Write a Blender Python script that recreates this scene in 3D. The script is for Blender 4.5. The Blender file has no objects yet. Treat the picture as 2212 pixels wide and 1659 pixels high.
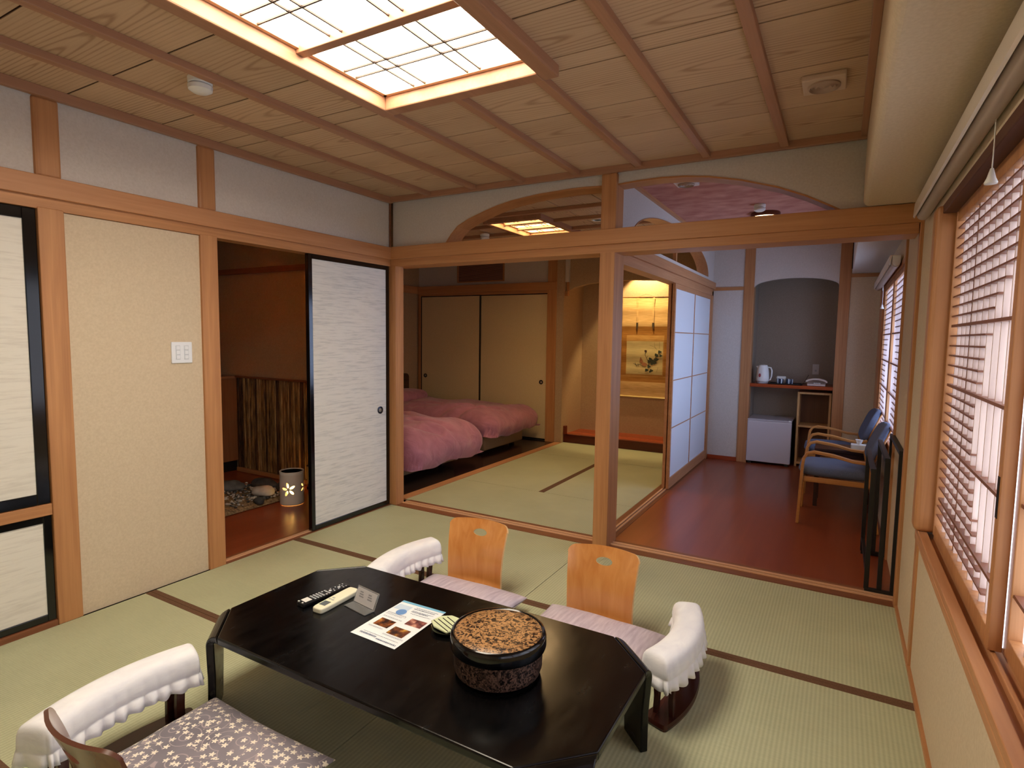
import bpy, bmesh, math, random
from mathutils import Vector, Matrix, noise
from mathutils.geometry import delaunay_2d_cdt
random.seed(7)
PI = math.pi
SC = bpy.context.scene
COL = SC.collection

# ------------------------------------------------------------------ camera
cam_d = bpy.data.cameras.new('camera')
cam = bpy.data.objects.new('camera', cam_d); COL.objects.link(cam)
SC.camera = cam
cam_d.sensor_fit = 'HORIZONTAL'; cam_d.sensor_width = 36.0
cam_d.lens = 1240.57 / 2212 * 36.0
cam_d.clip_start = 0.02; cam_d.clip_end = 100
yaw, pitch, roll = 0.5186, -0.0825, 0.0141
_f = Vector((-math.sin(yaw)*math.cos(pitch), math.cos(yaw)*math.cos(pitch), math.sin(pitch)))
_r = Vector((math.cos(yaw), math.sin(yaw), 0)); _u = _r.cross(_f)
_r2 = _r*math.cos(roll) + _u*math.sin(roll); _u2 = -_r*math.sin(roll) + _u*math.cos(roll)
_m = Matrix((_r2, _u2, -_f)).transposed().to_4x4()
_m.translation = Vector((3.2437, -3.6431, 1.434))
cam.matrix_world = _m

# ------------------------------------------------------------------ world, exposure
w = bpy.data.worlds.new('daylight'); SC.world = w; w.use_nodes = True
w.node_tree.nodes['Background'].inputs[0].default_value = (0.62, 0.78, 1.0, 1)
w.node_tree.nodes['Background'].inputs[1].default_value = 0.3
SC.view_settings.view_transform = 'Standard'; SC.view_settings.look = 'None'
SC.view_settings.exposure = 0.2; SC.view_settings.gamma = 1.0
SC.view_settings.use_curve_mapping = False

# light levels (the place's own lamps and windows)
L_CEIL = 16.0        # shoji ceiling light of the front room
L_BED = 22.0         # shoji ceiling light of the bedroom
L_WIN = 2.5         # daylight on the window glass
L_WIN_BACK = 5.5
SPOT_TOKO = 36.0

def area_light(name, loc, size, energy, color, rot=(0,0,0)):
    d = bpy.data.lights.new(name, 'AREA'); d.shape = 'RECTANGLE'; d.size, d.size_y = size
    d.energy = energy; d.color = color
    o = bpy.data.objects.new(name, d); COL.objects.link(o); o.location = loc; o.rotation_euler = rot
    o['kind'] = 'helper'
    return o

# ------------------------------------------------------------------ materials
MATS = {}
def nt(name):
    m = bpy.data.materials.new(name); m.use_nodes = True
    n = m.node_tree; b = n.nodes['Principled BSDF']
    MATS[name] = m
    return m, n, b
def col(c):   # sRGB 0-255 to linear
    out = []
    for v in c[:3]:
        v /= 255.0
        out.append(v/12.92 if v <= .04045 else ((v+.055)/1.055)**2.4)
    return tuple(out) + (1,)
def N(n, t, **kw):
    x = n.nodes.new(t)
    for k, v in kw.items(): setattr(x, k, v)
    return x
def coords(n, scale=(1,1,1), kind='Object', rot=(0,0,0)):
    tc = N(n, 'ShaderNodeTexCoord'); mp = N(n, 'ShaderNodeMapping')
    mp.inputs['Scale'].default_value = scale; mp.inputs['Rotation'].default_value = rot
    if kind == 'Object' and scale != (1,1,1): mp.inputs['Location'].default_value = (3.713, 5.357, 1.931)
    n.links.new(tc.outputs[kind], mp.inputs['Vector'])
    return mp.outputs['Vector']
def ramp(n, fac, stops):
    r = N(n, 'ShaderNodeValToRGB'); e = r.color_ramp.elements
    while len(e) < len(stops): e.new(0.5)
    for i, (p, c) in enumerate(stops): e[i].position = p; e[i].color = col(c)
    n.links.new(fac, r.inputs[0]); return r.outputs[0]
def plain(name, c, rough=.6, metal=0, spec=.5, bump=None, coat=0):
    m, n, b = nt(name)
    b.inputs['Base Color'].default_value = col(c); b.inputs['Roughness'].default_value = rough
    b.inputs['Metallic'].default_value = metal; b.inputs['Specular IOR Level'].default_value = spec
    if coat: b.inputs['Coat Weight'].default_value = coat; b.inputs['Coat Roughness'].default_value = .05
    if bump:
        v = coords(n); t = N(n, 'ShaderNodeTexNoise'); t.inputs['Scale'].default_value = bump[0]
        t.inputs['Detail'].default_value = 4
        n.links.new(v, t.inputs['Vector'])
        bp = N(n, 'ShaderNodeBump'); bp.inputs['Strength'].default_value = bump[1]; bp.inputs['Distance'].default_value = .004
        n.links.new(t.outputs['Fac'], bp.inputs['Height']); n.links.new(bp.outputs[0], b.inputs['Normal'])
    return m
def noisy(name, c1, c2, scale=(3,3,3), nscale=3.0, rough=.8, bump=0, detail=5, spec=.3, dist=0, lo=.3, hi=.7):
    m, n, b = nt(name)
    v = coords(n, scale); t = N(n, 'ShaderNodeTexNoise'); t.inputs['Scale'].default_value = nscale
    t.inputs['Detail'].default_value = detail; t.inputs['Distortion'].default_value = dist
    n.links.new(v, t.inputs['Vector'])
    n.links.new(ramp(n, t.outputs['Fac'], [(lo, c1), (hi, c2)]), b.inputs['Base Color'])
    b.inputs['Roughness'].default_value = rough; b.inputs['Specular IOR Level'].default_value = spec
    if bump:
        bp = N(n, 'ShaderNodeBump'); bp.inputs['Strength'].default_value = bump; bp.inputs['Distance'].default_value = .003
        n.links.new(t.outputs['Fac'], bp.inputs['Height']); n.links.new(bp.outputs[0], b.inputs['Normal'])
    return m
def wood(name, c1, c2, axis='z', rough=.45, fine=60, spec=.4, stretch=.035, coat=0, contrast=(.35,.68), dist=.6):
    m, n, b = nt(name)
    s = {'x': (stretch,1,1), 'y': (1,stretch,1), 'z': (1,1,stretch)}[axis]
    v = coords(n, s)
    t = N(n, 'ShaderNodeTexNoise'); t.inputs['Scale'].default_value = fine; t.inputs['Detail'].default_value = 5
    t.inputs['Distortion'].default_value = dist
    n.links.new(v, t.inputs['Vector'])
    t2 = N(n, 'ShaderNodeTexNoise'); t2.inputs['Scale'].default_value = fine*.16; t2.inputs['Detail'].default_value = 3
    n.links.new(v, t2.inputs['Vector'])
    mx = N(n, 'ShaderNodeMath', operation='MULTIPLY_ADD'); mx.inputs[1].default_value = .45
    n.links.new(t.outputs['Fac'], mx.inputs[0])
    m2 = N(n, 'ShaderNodeMath', operation='MULTIPLY'); m2.inputs[1].default_value = .55
    n.links.new(t2.outputs['Fac'], m2.inputs[0]); n.links.new(m2.outputs[0], mx.inputs[2])
    n.links.new(ramp(n, mx.outputs[0], [(contrast[0], c1), (contrast[1], c2)]), b.inputs['Base Color'])
    b.inputs['Roughness'].default_value = rough; b.inputs['Specular IOR Level'].default_value = spec
    if coat: b.inputs['Coat Weight'].default_value = coat; b.inputs['Coat Roughness'].default_value = .08
    return m
def emit(name, c, strength, base=None):
    m, n, b = nt(name)
    b.inputs['Base Color'].default_value = col(base or c)
    b.inputs['Emission Color'].default_value = col(c); b.inputs['Emission Strength'].default_value = strength
    return m

W1, W2 = (168,114,72), (202,147,98)
WX = wood('cypress_x', W1, W2, 'x'); WY = wood('cypress_y', W1, W2, 'y'); WZ = wood('cypress_z', W1, W2, 'z')
PX = wood('lintel_x', (176,120,74), (198,144,96), 'x'); PY = wood('lintel_y', (180,124,82), (204,150,106), 'y')
CBX = wood('ceiling_batten_x', (158,114,86), (180,134,104), 'x'); CBY = wood('ceiling_batten_y', (158,114,86), (180,134,104), 'y')
THX = wood('threshold_x', (112,66,40), (150,96,62), 'x'); THY = wood('threshold_y', (112,66,40), (150,96,62), 'y')
RAILX = wood('threshold_rail_x', (210,160,120), (228,184,146), 'x'); RAILY = wood('threshold_rail_y', (210,160,120), (228,184,146), 'y')
PLAS = noisy('beige_plaster', (206,188,160), (216,199,172), (1,1,1), 90, .9, .25)
PLAS_UP = noisy('grey_plaster', (204,196,186), (213,206,197), (1,1,1), 90, .9, .25)
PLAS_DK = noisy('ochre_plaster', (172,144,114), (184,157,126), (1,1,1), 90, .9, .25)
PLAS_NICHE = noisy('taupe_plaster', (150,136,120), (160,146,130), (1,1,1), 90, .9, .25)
PINK = noisy('pink_plaster', (176,112,98), (206,150,132), (1.2,1.8,1), 5, .9, .3, detail=9, lo=.34, hi=.68)
BLACK = plain('black_lacquer', (8,8,10), .12, spec=.6)
BLACKM = plain('matt_black', (14,12,12), .5)
WHITE = plain('white_plastic', (232,232,228), .35)
GREYP = plain('grey_plastic', (150,150,150), .5)
REDW = wood('red_floorboards', (128,56,30), (160,84,50), 'y', .285, 16, .6, .05, contrast=(.3,.72), dist=0)
REDWX = wood('red_platform', (140,52,22), (190,84,40), 'x', .22, 30, .5, .05)
DARKW = wood('dark_floorboards', (44,26,22), (66,40,34), 'x', .25, 30, .5, .05)
DKBR = wood('dark_brown_wood', (40,20,16), (66,34,26), 'y', .3, 40, .5)

def ceiling_board():
    m, n, b = nt('cedar_ceiling_board')
    tc = N(n, 'ShaderNodeTexCoord'); at = N(n, 'ShaderNodeAttribute'); at.attribute_name = 'board'
    sep = N(n, 'ShaderNodeSeparateXYZ'); n.links.new(at.outputs['Vector'], sep.inputs[0])
    uv = N(n, 'ShaderNodeUVMap'); uv.uv_map = 'board_uv'
    mp = N(n, 'ShaderNodeMapping'); mp.inputs['Scale'].default_value = (.075, 1.0, 1)
    n.links.new(uv.outputs[0], mp.inputs['Vector'])
    add = N(n, 'ShaderNodeVectorMath', operation='ADD')
    off = N(n, 'ShaderNodeCombineXYZ')
    def mad(src, a, c):
        q = N(n, 'ShaderNodeMath', operation='MULTIPLY_ADD'); q.inputs[1].default_value = a; q.inputs[2].default_value = c
        n.links.new(src, q.inputs[0]); return q.outputs[0]
    n.links.new(mad(sep.outputs[0], .16, -.12), off.inputs[0]); n.links.new(mad(sep.outputs[1], .12, -.28), off.inputs[1])
    n.links.new(mp.outputs[0], add.inputs[0]); n.links.new(off.outputs[0], add.inputs[1])
    wv = N(n, 'ShaderNodeTexWave', wave_type='RINGS', rings_direction='SPHERICAL')
    wv.inputs['Scale'].default_value = 17; wv.inputs['Distortion'].default_value = 1.6
    wv.inputs['Detail'].default_value = 2; wv.inputs['Detail Scale'].default_value = 2.0
    n.links.new(add.outputs[0], wv.inputs['Vector'])
    t = N(n, 'ShaderNodeTexNoise'); t.inputs['Scale'].default_value = 90; t.inputs['Detail'].default_value = 3
    mp2 = N(n, 'ShaderNodeMapping'); mp2.inputs['Scale'].default_value = (.04, 1, 1)
    n.links.new(uv.outputs[0], mp2.inputs[0]); n.links.new(mp2.outputs[0], t.inputs['Vector'])
    mx = N(n, 'ShaderNodeMath', operation='MULTIPLY_ADD'); mx.inputs[1].default_value = .30
    n.links.new(t.outputs['Fac'], mx.inputs[0])
    p = N(n, 'ShaderNodeMath', operation='POWER'); p.inputs[1].default_value = 5
    n.links.new(wv.outputs['Fac'], p.inputs[0])
    # rings show only towards the middle of a board
    ds = N(n, 'ShaderNodeVectorMath', operation='LENGTH'); n.links.new(add.outputs[0], ds.inputs[0])
    fd = N(n, 'ShaderNodeMapRange'); fd.inputs['From Min'].default_value = .04; fd.inputs['From Max'].default_value = .26
    fd.inputs['To Min'].default_value = .34; fd.inputs['To Max'].default_value = .03
    n.links.new(ds.outputs['Value'], fd.inputs[0])
    q = N(n, 'ShaderNodeMath', operation='MULTIPLY'); n.links.new(p.outputs[0], q.inputs[0]); n.links.new(fd.outputs[0], q.inputs[1])
    n.links.new(q.outputs[0], mx.inputs[2])
    c = ramp(n, mx.outputs[0], [(.08, (206,176,144)), (.8, (134,94,66))])
    vr = N(n, 'ShaderNodeHueSaturation')
    n.links.new(mad(sep.outputs[2], .16, .92), vr.inputs['Value']); n.links.new(c, vr.inputs['Color'])
    n.links.new(vr.outputs[0], b.inputs['Base Color']); b.inputs['Roughness'].default_value = .6
    b.inputs['Specular IOR Level'].default_value = .25
    return m
CEIL = ceiling_board()

def tatami():
    m, n, b = nt('tatami_weave')
    v = coords(n, (1,1,1))
    ns = N(n, 'ShaderNodeTexNoise'); ns.inputs['Scale'].default_value = 2.2; n.links.new(v, ns.inputs['Vector'])
    v2 = coords(n, (1, 18, 1)); n2 = N(n, 'ShaderNodeTexNoise'); n2.inputs['Scale'].default_value = 22; n.links.new(v2, n2.inputs['Vector'])
    wv = N(n, 'ShaderNodeTexWave', bands_direction='X'); wv.inputs['Scale'].default_value = 20; wv.inputs['Distortion'].default_value = .15
    n.links.new(v, wv.inputs['Vector'])
    a = N(n, 'ShaderNodeMath', operation='MULTIPLY_ADD'); a.inputs[1].default_value = .25; n.links.new(wv.outputs['Fac'], a.inputs[0])
    s = N(n, 'ShaderNodeMath', operation='MULTIPLY_ADD'); s.inputs[1].default_value = .35; n.links.new(n2.outputs['Fac'], s.inputs[0])
    s2 = N(n, 'ShaderNodeMath', operation='MULTIPLY'); s2.inputs[1].default_value = .4; n.links.new(ns.outputs['Fac'], s2.inputs[0])
    n.links.new(s2.outputs[0], s.inputs[2]); n.links.new(s.outputs[0], a.inputs[2])
    n.links.new(ramp(n, a.outputs[0], [(.25, (168,172,140)), (.75, (198,202,168))]), b.inputs['Base Color'])
    b.inputs['Roughness'].default_value = .55; b.inputs['Specular IOR Level'].default_value = .3
    bp = N(n, 'ShaderNodeBump'); bp.inputs['Strength'].default_value = .25; bp.inputs['Distance'].default_value = .002
    n.links.new(wv.outputs['Fac'], bp.inputs['Height']); n.links.new(bp.outputs[0], b.inputs['Normal'])
    return m
TATAMI = tatami()
HERI = noisy('brown_cloth_border', (98,70,52), (114,84,62), (1,1,1), 160, .9)

def fusuma_paper(name, c1, c2):
    m, n, b = nt(name)
    v = coords(n, (1, 1.1, 17)); t = N(n, 'ShaderNodeTexNoise'); t.inputs['Scale'].default_value = 5.5; t.inputs['Detail'].default_value = 6
    t.inputs['Roughness'].default_value = .65
    n.links.new(v, t.inputs['Vector'])
    n.links.new(ramp(n, t.outputs['Fac'], [(.33, c1), (.52, c2)]), b.inputs['Base Color'])
    b.inputs['Roughness'].default_value = .8
    return m
FPAPER = fusuma_paper('silver_flecked_paper', (206,208,208), (234,234,232))
FPAPER2 = fusuma_paper('cream_woven_paper', (218,213,202), (232,228,217))
CREAM = noisy('cream_paper', (216,194,150), (224,203,160), (1,1,1), 120, .8)
SHOJI = plain('shoji_paper', (226,230,236), .8, spec=.2)

# ------------------------------------------------------------------ mesh helpers
class MB:
    def __init__(s): s.v = []; s.f = []; s.m = []; s.sm = []
    def add(s, vs, fs, mi=0, smooth=False):
        o = len(s.v); s.v += [tuple(p) for p in vs]
        for f in fs: s.f.append([i+o for i in f]); s.m.append(mi); s.sm.append(smooth)
    def box(s, x0, x1, y0, y1, z0, z1, mi=0, M=None):
        vs = [Vector((x, y, z)) for z in (z0, z1) for y in (y0, y1) for x in (x0, x1)]
        if M: vs = [M @ p for p in vs]
        s.add(vs, [(0,2,3,1),(4,5,7,6),(0,1,5,4),(2,6,7,3),(0,4,6,2),(1,3,7,5)], mi); return s
    def prism(s, poly, a0, a1, axis='z', mi=0, M=None, smooth=False):
        # poly: (u,v); axis z: (x,y); axis y: (x,z); axis x: (y,z)
        def P(u, v, a): return {'z': (u, v, a), 'y': (u, a, v), 'x': (a, u, v)}[axis]
        n = len(poly)
        vs = [Vector(P(u, v, a0)) for u, v in poly] + [Vector(P(u, v, a1)) for u, v in poly]
        if M: vs = [M @ p for p in vs]
        s.add(vs, [list(range(n))[::-1], list(range(n, 2*n))], mi)
        o = len(s.v) - 2*n
        for i in range(n):
            j = (i+1) % n; s.f.append([o+i, o+j, o+n+j, o+n+i]); s.m.append(mi); s.sm.append(smooth)
        return s
    def tube(s, pts, r, seg=10, mi=0, caps=True, smooth=True):
        rs = r if isinstance(r, (list, tuple)) else [r]*len(pts)
        pts = [Vector(p) for p in pts]; rings = []; up = None
        for i, p in enumerate(pts):
            d = (pts[min(i+1, len(pts)-1)] - pts[max(i-1, 0)]).normalized()
            if up is None: up = Vector((0,0,1)) if abs(d.z) < .9 else Vector((1,0,0))
            x = d.cross(up).normalized(); y = d.cross(x).normalized(); up = -y
            rings.append([p + (x*math.cos(2*PI*k/seg) + y*math.sin(2*PI*k/seg))*rs[i] for k in range(seg)])
        vs = [q for rg in rings for q in rg]; fs = []
        for i in range(len(pts)-1):
            for k in range(seg):
                k2 = (k+1) % seg; fs.append((i*seg+k, i*seg+k2, (i+1)*seg+k2, (i+1)*seg+k))
        s.add(vs, fs, mi, smooth)
        if caps: s.add(rings[0], [list(range(seg))], mi); s.add(rings[-1], [list(range(seg))[::-1]], mi)
        return s
    def sweep(s, pts, side, w, t, mi=0):
        # rectangular section: width w along the fixed vector side, thickness t across it
        pts = [Vector(p) for p in pts]; side = Vector(side).normalized(); n = len(pts); vs = []
        for i, p in enumerate(pts):
            d = (pts[min(i+1, n-1)] - pts[max(i-1, 0)]).normalized(); u = d.cross(side).normalized()
            wi = w[i] if isinstance(w, (list, tuple)) else w
            for a, b in ((-1,-1),(1,-1),(1,1),(-1,1)): vs.append(p + side*a*wi/2 + u*b*t/2)
        fs = [(0,1,2,3), tuple(4*(n-1)+k for k in (3,2,1,0))]
        for i in range(n-1):
            for k in range(4):
                k2 = (k+1) % 4; fs.append((4*i+k, 4*i+4+k, 4*i+4+k2, 4*i+k2))
        s.add(vs, fs, mi, False); return s
    def lathe(s, prof, c=(0,0,0), seg=40, mi=0, smooth=True):
        vs = []; fs = []
        for r, z in prof:
            for k in range(seg): a = 2*PI*k/seg; vs.append((c[0]+r*math.cos(a), c[1]+r*math.sin(a), c[2]+z))
        for i in range(len(prof)-1):
            for k in range(seg):
                k2 = (k+1) % seg; fs.append((i*seg+k, i*seg+k2, (i+1)*seg+k2, (i+1)*seg+k))
        s.add(vs, fs, mi, smooth)
        if prof[0][0] > 1e-4: s.add(vs[:seg], [list(range(seg))[::-1]], mi)
        if prof[-1][0] > 1e-4: s.add(vs[-seg:], [list(range(seg))], mi)
        return s
    def loft(s, loops, mi=0, smooth=True, cap0=False, cap1=False):
        n = len(loops[0]); vs = [p for l in loops for p in l]; fs = []
        for i in range(len(loops)-1):
            for k in range(n):
                k2 = (k+1) % n; fs.append((i*n+k, i*n+k2, (i+1)*n+k2, (i+1)*n+k))
        s.add(vs, fs, mi, smooth)
        if cap0: s.add(loops[0], [list(range(n))[::-1]], mi, smooth)
        if cap1: s.add(loops[-1], [list(range(n))], mi, smooth)
        return s

def link(o, parent=None):
    COL.objects.link(o)
    if parent is not None: o.parent = parent
    return o
def props(o, label=None, cat=None, group=None, kind=None):
    if label: o['label'] = label
    if cat: o['category'] = cat
    if group: o['group'] = group
    if kind: o['kind'] = kind
    return o
def wloc(o):
    p = Vector((0,0,0))
    while o is not None: p = p + o.location; o = o.parent
    return p
def obj(name, mb, mats, parent=None, world=True, bevel=0, seg=2, label=None, rot=None, weld=False, autos=None):
    """One mesh object. world=True: the vertices are in room coordinates."""
    me = bpy.data.meshes.new(name)
    vs = [Vector(v) for v in mb.v]
    if parent is None:
        xs = [v.x for v in vs]; ys = [v.y for v in vs]; zs = [v.z for v in vs]
        loc = Vector(((min(xs)+max(xs))/2, (min(ys)+max(ys))/2, min(zs))); vs = [v-loc for v in vs]
    else:
        loc = Vector((0,0,0))
        if world: off = wloc(parent); vs = [v-off for v in vs]
    me.from_pydata([tuple(v) for v in vs], [], mb.f)
    if not isinstance(mats, (list, tuple)): mats = [mats]
    for m in mats: me.materials.append(m)
    for p, mi, sm in zip(me.polygons, mb.m, mb.sm): p.material_index = mi; p.use_smooth = sm
    if weld or autos is not None:
        bm = bmesh.new(); bm.from_mesh(me)
        bmesh.ops.remove_doubles(bm, verts=bm.verts, dist=1e-5)
        bmesh.ops.recalc_face_normals(bm, faces=bm.faces)
        if autos is not None:
            for f in bm.faces: f.smooth = True
            for e in bm.edges:
                if len(e.link_faces) == 2 and e.calc_face_angle(0) > autos: e.smooth = False
        bm.to_mesh(me); bm.free()
    me.update()
    o = bpy.data.objects.new(name, me); o.location = loc
    link(o, parent)
    if bevel:
        b = o.modifiers.new('bevel', 'BEVEL'); b.width = bevel; b.segments = seg; b.limit_method = 'ANGLE'; b.angle_limit = .6
    if label: o['label'] = label
    return o
def thing(name, label, cat, loc, group=None, rz=0):
    o = bpy.data.objects.new(name, None); o.empty_display_size = .05
    o.location = loc; o.rotation_euler = (0,0,rz); link(o)
    return props(o, label, cat, group)
def sroot(name, label, loc):
    o = bpy.data.objects.new(name, None); o.empty_display_size = .05; o.location = loc; link(o)
    return props(o, label, name.split('_')[0], kind='structure')
def struct(name, mb, mats, label, bevel=0, **k):
    o = obj(name, mb, mats, bevel=bevel, **k)
    base = name.split('.')[0].split('_')[0]
    return props(o, label, base, kind='structure')
def dup(root, loc, rz=None, label=None, group=None):
    def cp(o, par):
        c = o.copy(); COL.objects.link(c); c.parent = par
        for ch in list(o.children): cp(ch, c)
        return c
    r = root.copy(); COL.objects.link(r); r.location = loc
    if rz is not None: r.rotation_euler = (0,0,rz)
    if label: r['label'] = label
    if group: r['group'] = group
    for ch in list(root.children): cp(ch, r)
    return r
def sheet(outline, holes, step, fn):
    """2-D outline with holes, triangulated on a grid and mapped to 3-D by fn(u, v)."""
    def inside(p, poly):
        c = False; n = len(poly)
        for i in range(n):
            a, b = poly[i], poly[i-1]
            if (a[1] > p[1]) != (b[1] > p[1]) and p[0] < (b[0]-a[0])*(p[1]-a[1])/(b[1]-a[1])+a[0]: c = not c
        return c
    pts = [Vector(p) for p in outline]; faces = [list(range(len(pts)))]; edges = []
    n = len(pts); edges += [(i, (i+1) % n) for i in range(n)]
    for h in holes:
        o = len(pts); pts += [Vector(p) for p in h]; edges += [(o+i, o+(i+1) % len(h)) for i in range(len(h))]
    us = [p[0] for p in outline]; vs = [p[1] for p in outline]
    def dmin(p):
        return min(min((Vector(p)-Vector(q)).length for q in poly) for poly in [outline]+list(holes))
    u = min(us)+step/2
    while u < max(us):
        v = min(vs)+step/2
        while v < max(vs):
            if inside((u, v), outline) and not any(inside((u, v), h) for h in holes) and dmin((u, v)) > step*.35: pts.append(Vector((u, v)))
            v += step
        u += step
    co, ed, fa, *_ = delaunay_2d_cdt(pts, edges, [], 0, 1e-6)
    mb = MB(); fs = []
    for f in fa:
        c = sum((co[i] for i in f), Vector((0,0)))/len(f)
        if inside(c, outline) and not any(inside(c, h) for h in holes): fs.append(tuple(f))
    mb.add([fn(p.x, p.y) for p in co], fs, 0, True)
    return mb
def ell(cx, cy, a, b, n=24, rot=0):
    return [(cx + a*math.cos(2*PI*k/n)*math.cos(rot) - b*math.sin(2*PI*k/n)*math.sin(rot),
             cy + a*math.cos(2*PI*k/n)*math.sin(rot) + b*math.sin(2*PI*k/n)*math.cos(rot)) for k in range(n)]

H = 2.54
YB = -4.45
# ================================================================== FLOORS
fl = sroot('floor', 'tatami floor of six-mat rows with brown cloth borders', (1.8, -2, 0))
obj('subfloor', MB().box(-2.9, 3.9, YB-.2, 4.3, -.09, -.052).box(-.11, 3.60, YB, 0, -.05, -.012), DARKW, fl)  # the wide lower slab is added to keep light from leaking in
def mat_tile(x0, x1, y0, y1, borders, root, base=0.0):
    g = .003 if y0 > 0 else .0018
    a = MB().box(x0+g, x1-g, y0+g, y1-g, base-.012, base)
    m = obj('tatami_mat', a, TATAMI, root)
    for s in borders:
        b = MB()
        if s == 'n': b.box(x0+.001, x1-.001, y1-.028, y1-.001, base-.006, base+.0012)
        if s == 's': b.box(x0+.001, x1-.001, y0+.001, y0+.028, base-.006, base+.0012)
        if s == 'e': b.box(x1-.028, x1-.001, y0+.001, y1-.001, base-.006, base+.0012)
        if s == 'w': b.box(x0+.001, x0+.028, y0+.001, y1-.001, base-.006, base+.0012)
        obj('cloth_border', b, HERI, m, world=True)
for r in range(5):
    y1 = -.98*r; y0 = max(y1-.98, YB)
    for x0, x1 in ((0, 1.80), (1.80, 3.58)):
        mat_tile(x0, x1, y0, y1, (['n'] if r else []) + ['s'], fl)
fb = sroot('floor', 'tatami floor of the bedroom behind the lattice threshold', (.9, 1.8, 0))
for x0, x1, y0, y1, bd in ((0, 1.775, .19, 1.04, []), (0, .90, 1.04, 2.63, ['e']), (.90, 1.775, 1.04, 2.63, ['w']), (0, 1.775, 2.63, 3.50, [])):
    mat_tile(x0, x1, y0, y1, bd, fb)
obj('underlay', MB().box(0, 1.775, .19, 3.5, -.03, -.0125), BLACKM, fb)
struct('floor', MB().box(1.905, 3.62, .19, 3.96, -.04, 0), REDW, 'polished red wood floor of the window corridor', )
struct('floor', MB().box(-2.62, -.09, .19, 3.46, -.04, 0), DARKW, 'dark wood floor strip under the two beds')
struct('floor', MB().box(-2.62, -.10, -1.75, .10, -.05, -.004), REDW, 'red wood floor of the dim entrance hall')
struct('trim_1', MB().box(-.09, 0, .19, 3.46, -.01, .006), PY, 'flat wood board between bed floor and tatami', .002)

def threshold(name, label, axis, a0, a1, b0, b1):
    """grooved sill: dark board with two raised pale rails"""
    def bx(mb, p0, p1, z0, z1):
        if axis == 'x': return mb.box(a0, a1, p0, p1, z0, z1)
        return mb.box(p0, p1, a0, a1, z0, z1)
    w_ = b1-b0
    t = sroot(name, label, ((a0+a1)/2, (b0+b1)/2, 0) if axis == 'x' else ((b0+b1)/2, (a0+a1)/2, 0))
    obj('sill_board', bx(MB(), b0, b1, -.02, .003), THX if axis == 'x' else THY, t)
    for f0 in (.40, .62):
        obj('sill_rail', bx(MB(), b0+w_*f0, b0+w_*(f0+.11), .003, .009), RAILX if axis == 'x' else RAILY, t)
    return t
threshold('trim_2', 'grooved wood sill between front room and back rooms', 'x', .055, 3.58, 0, .19)
threshold('trim_3', 'grooved wood sill between bedroom and window corridor', 'y', .19, 3.46, 1.775, 1.905)
threshold('trim_4', 'grooved wood sill of the entrance hall doorway', 'y', -1.51, 0, -.10, 0.0)

# ================================================================== LEFT WALL (x = 0)
struct('wall_left', MB().box(-.09, -.012, -2.285, -1.615, 0, 1.99), PLAS, 'beige plaster wall panel with the light switch')
struct('wall_left', MB().box(-.09, -.012, YB, 0, 2.14, H-.01), PLAS_UP, 'grey plaster band above the left lintel')
struct('trim_5', MB().box(-.10, .004, -2.39, -2.285, 0, 2.0), WZ, 'wood post right of the white closet doors', .004)
struct('trim_6', MB().box(-.10, .004, -1.615, -1.51, 0, 2.0), WZ, 'wood post left of the dark entrance doorway', .004)
struct('trim_7', MB().box(-.10, .004, -2.39, -2.285, 2.14, 2.5), WZ, 'short upper post above the closet post', .012)
struct('trim_8', MB().box(-.10, .004, -1.615, -1.51, 2.14, 2.5), WZ, 'short upper post above the doorway post', .012)
struct('trim_9', MB().box(-.10, .0, YB, 0.0, 1.992, 2.05), WY, 'thin lintel over the left wall openings', .002)
struct('trim_10', MB().box(-.02, .022, YB, -.012, 2.046, 2.142), PY, 'broad lintel rail along the left wall', .003)
struct('trim_11', MB().box(-.05, .055, 0.0, .10, 0, 2.0), WZ, 'corner post between entrance door and bedroom opening', .004)
struct('trim_12', MB().box(-.004, .008, -.008, .002, 2.14, 2.50), THX, 'thin dark corner strip above the lintels')
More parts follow.
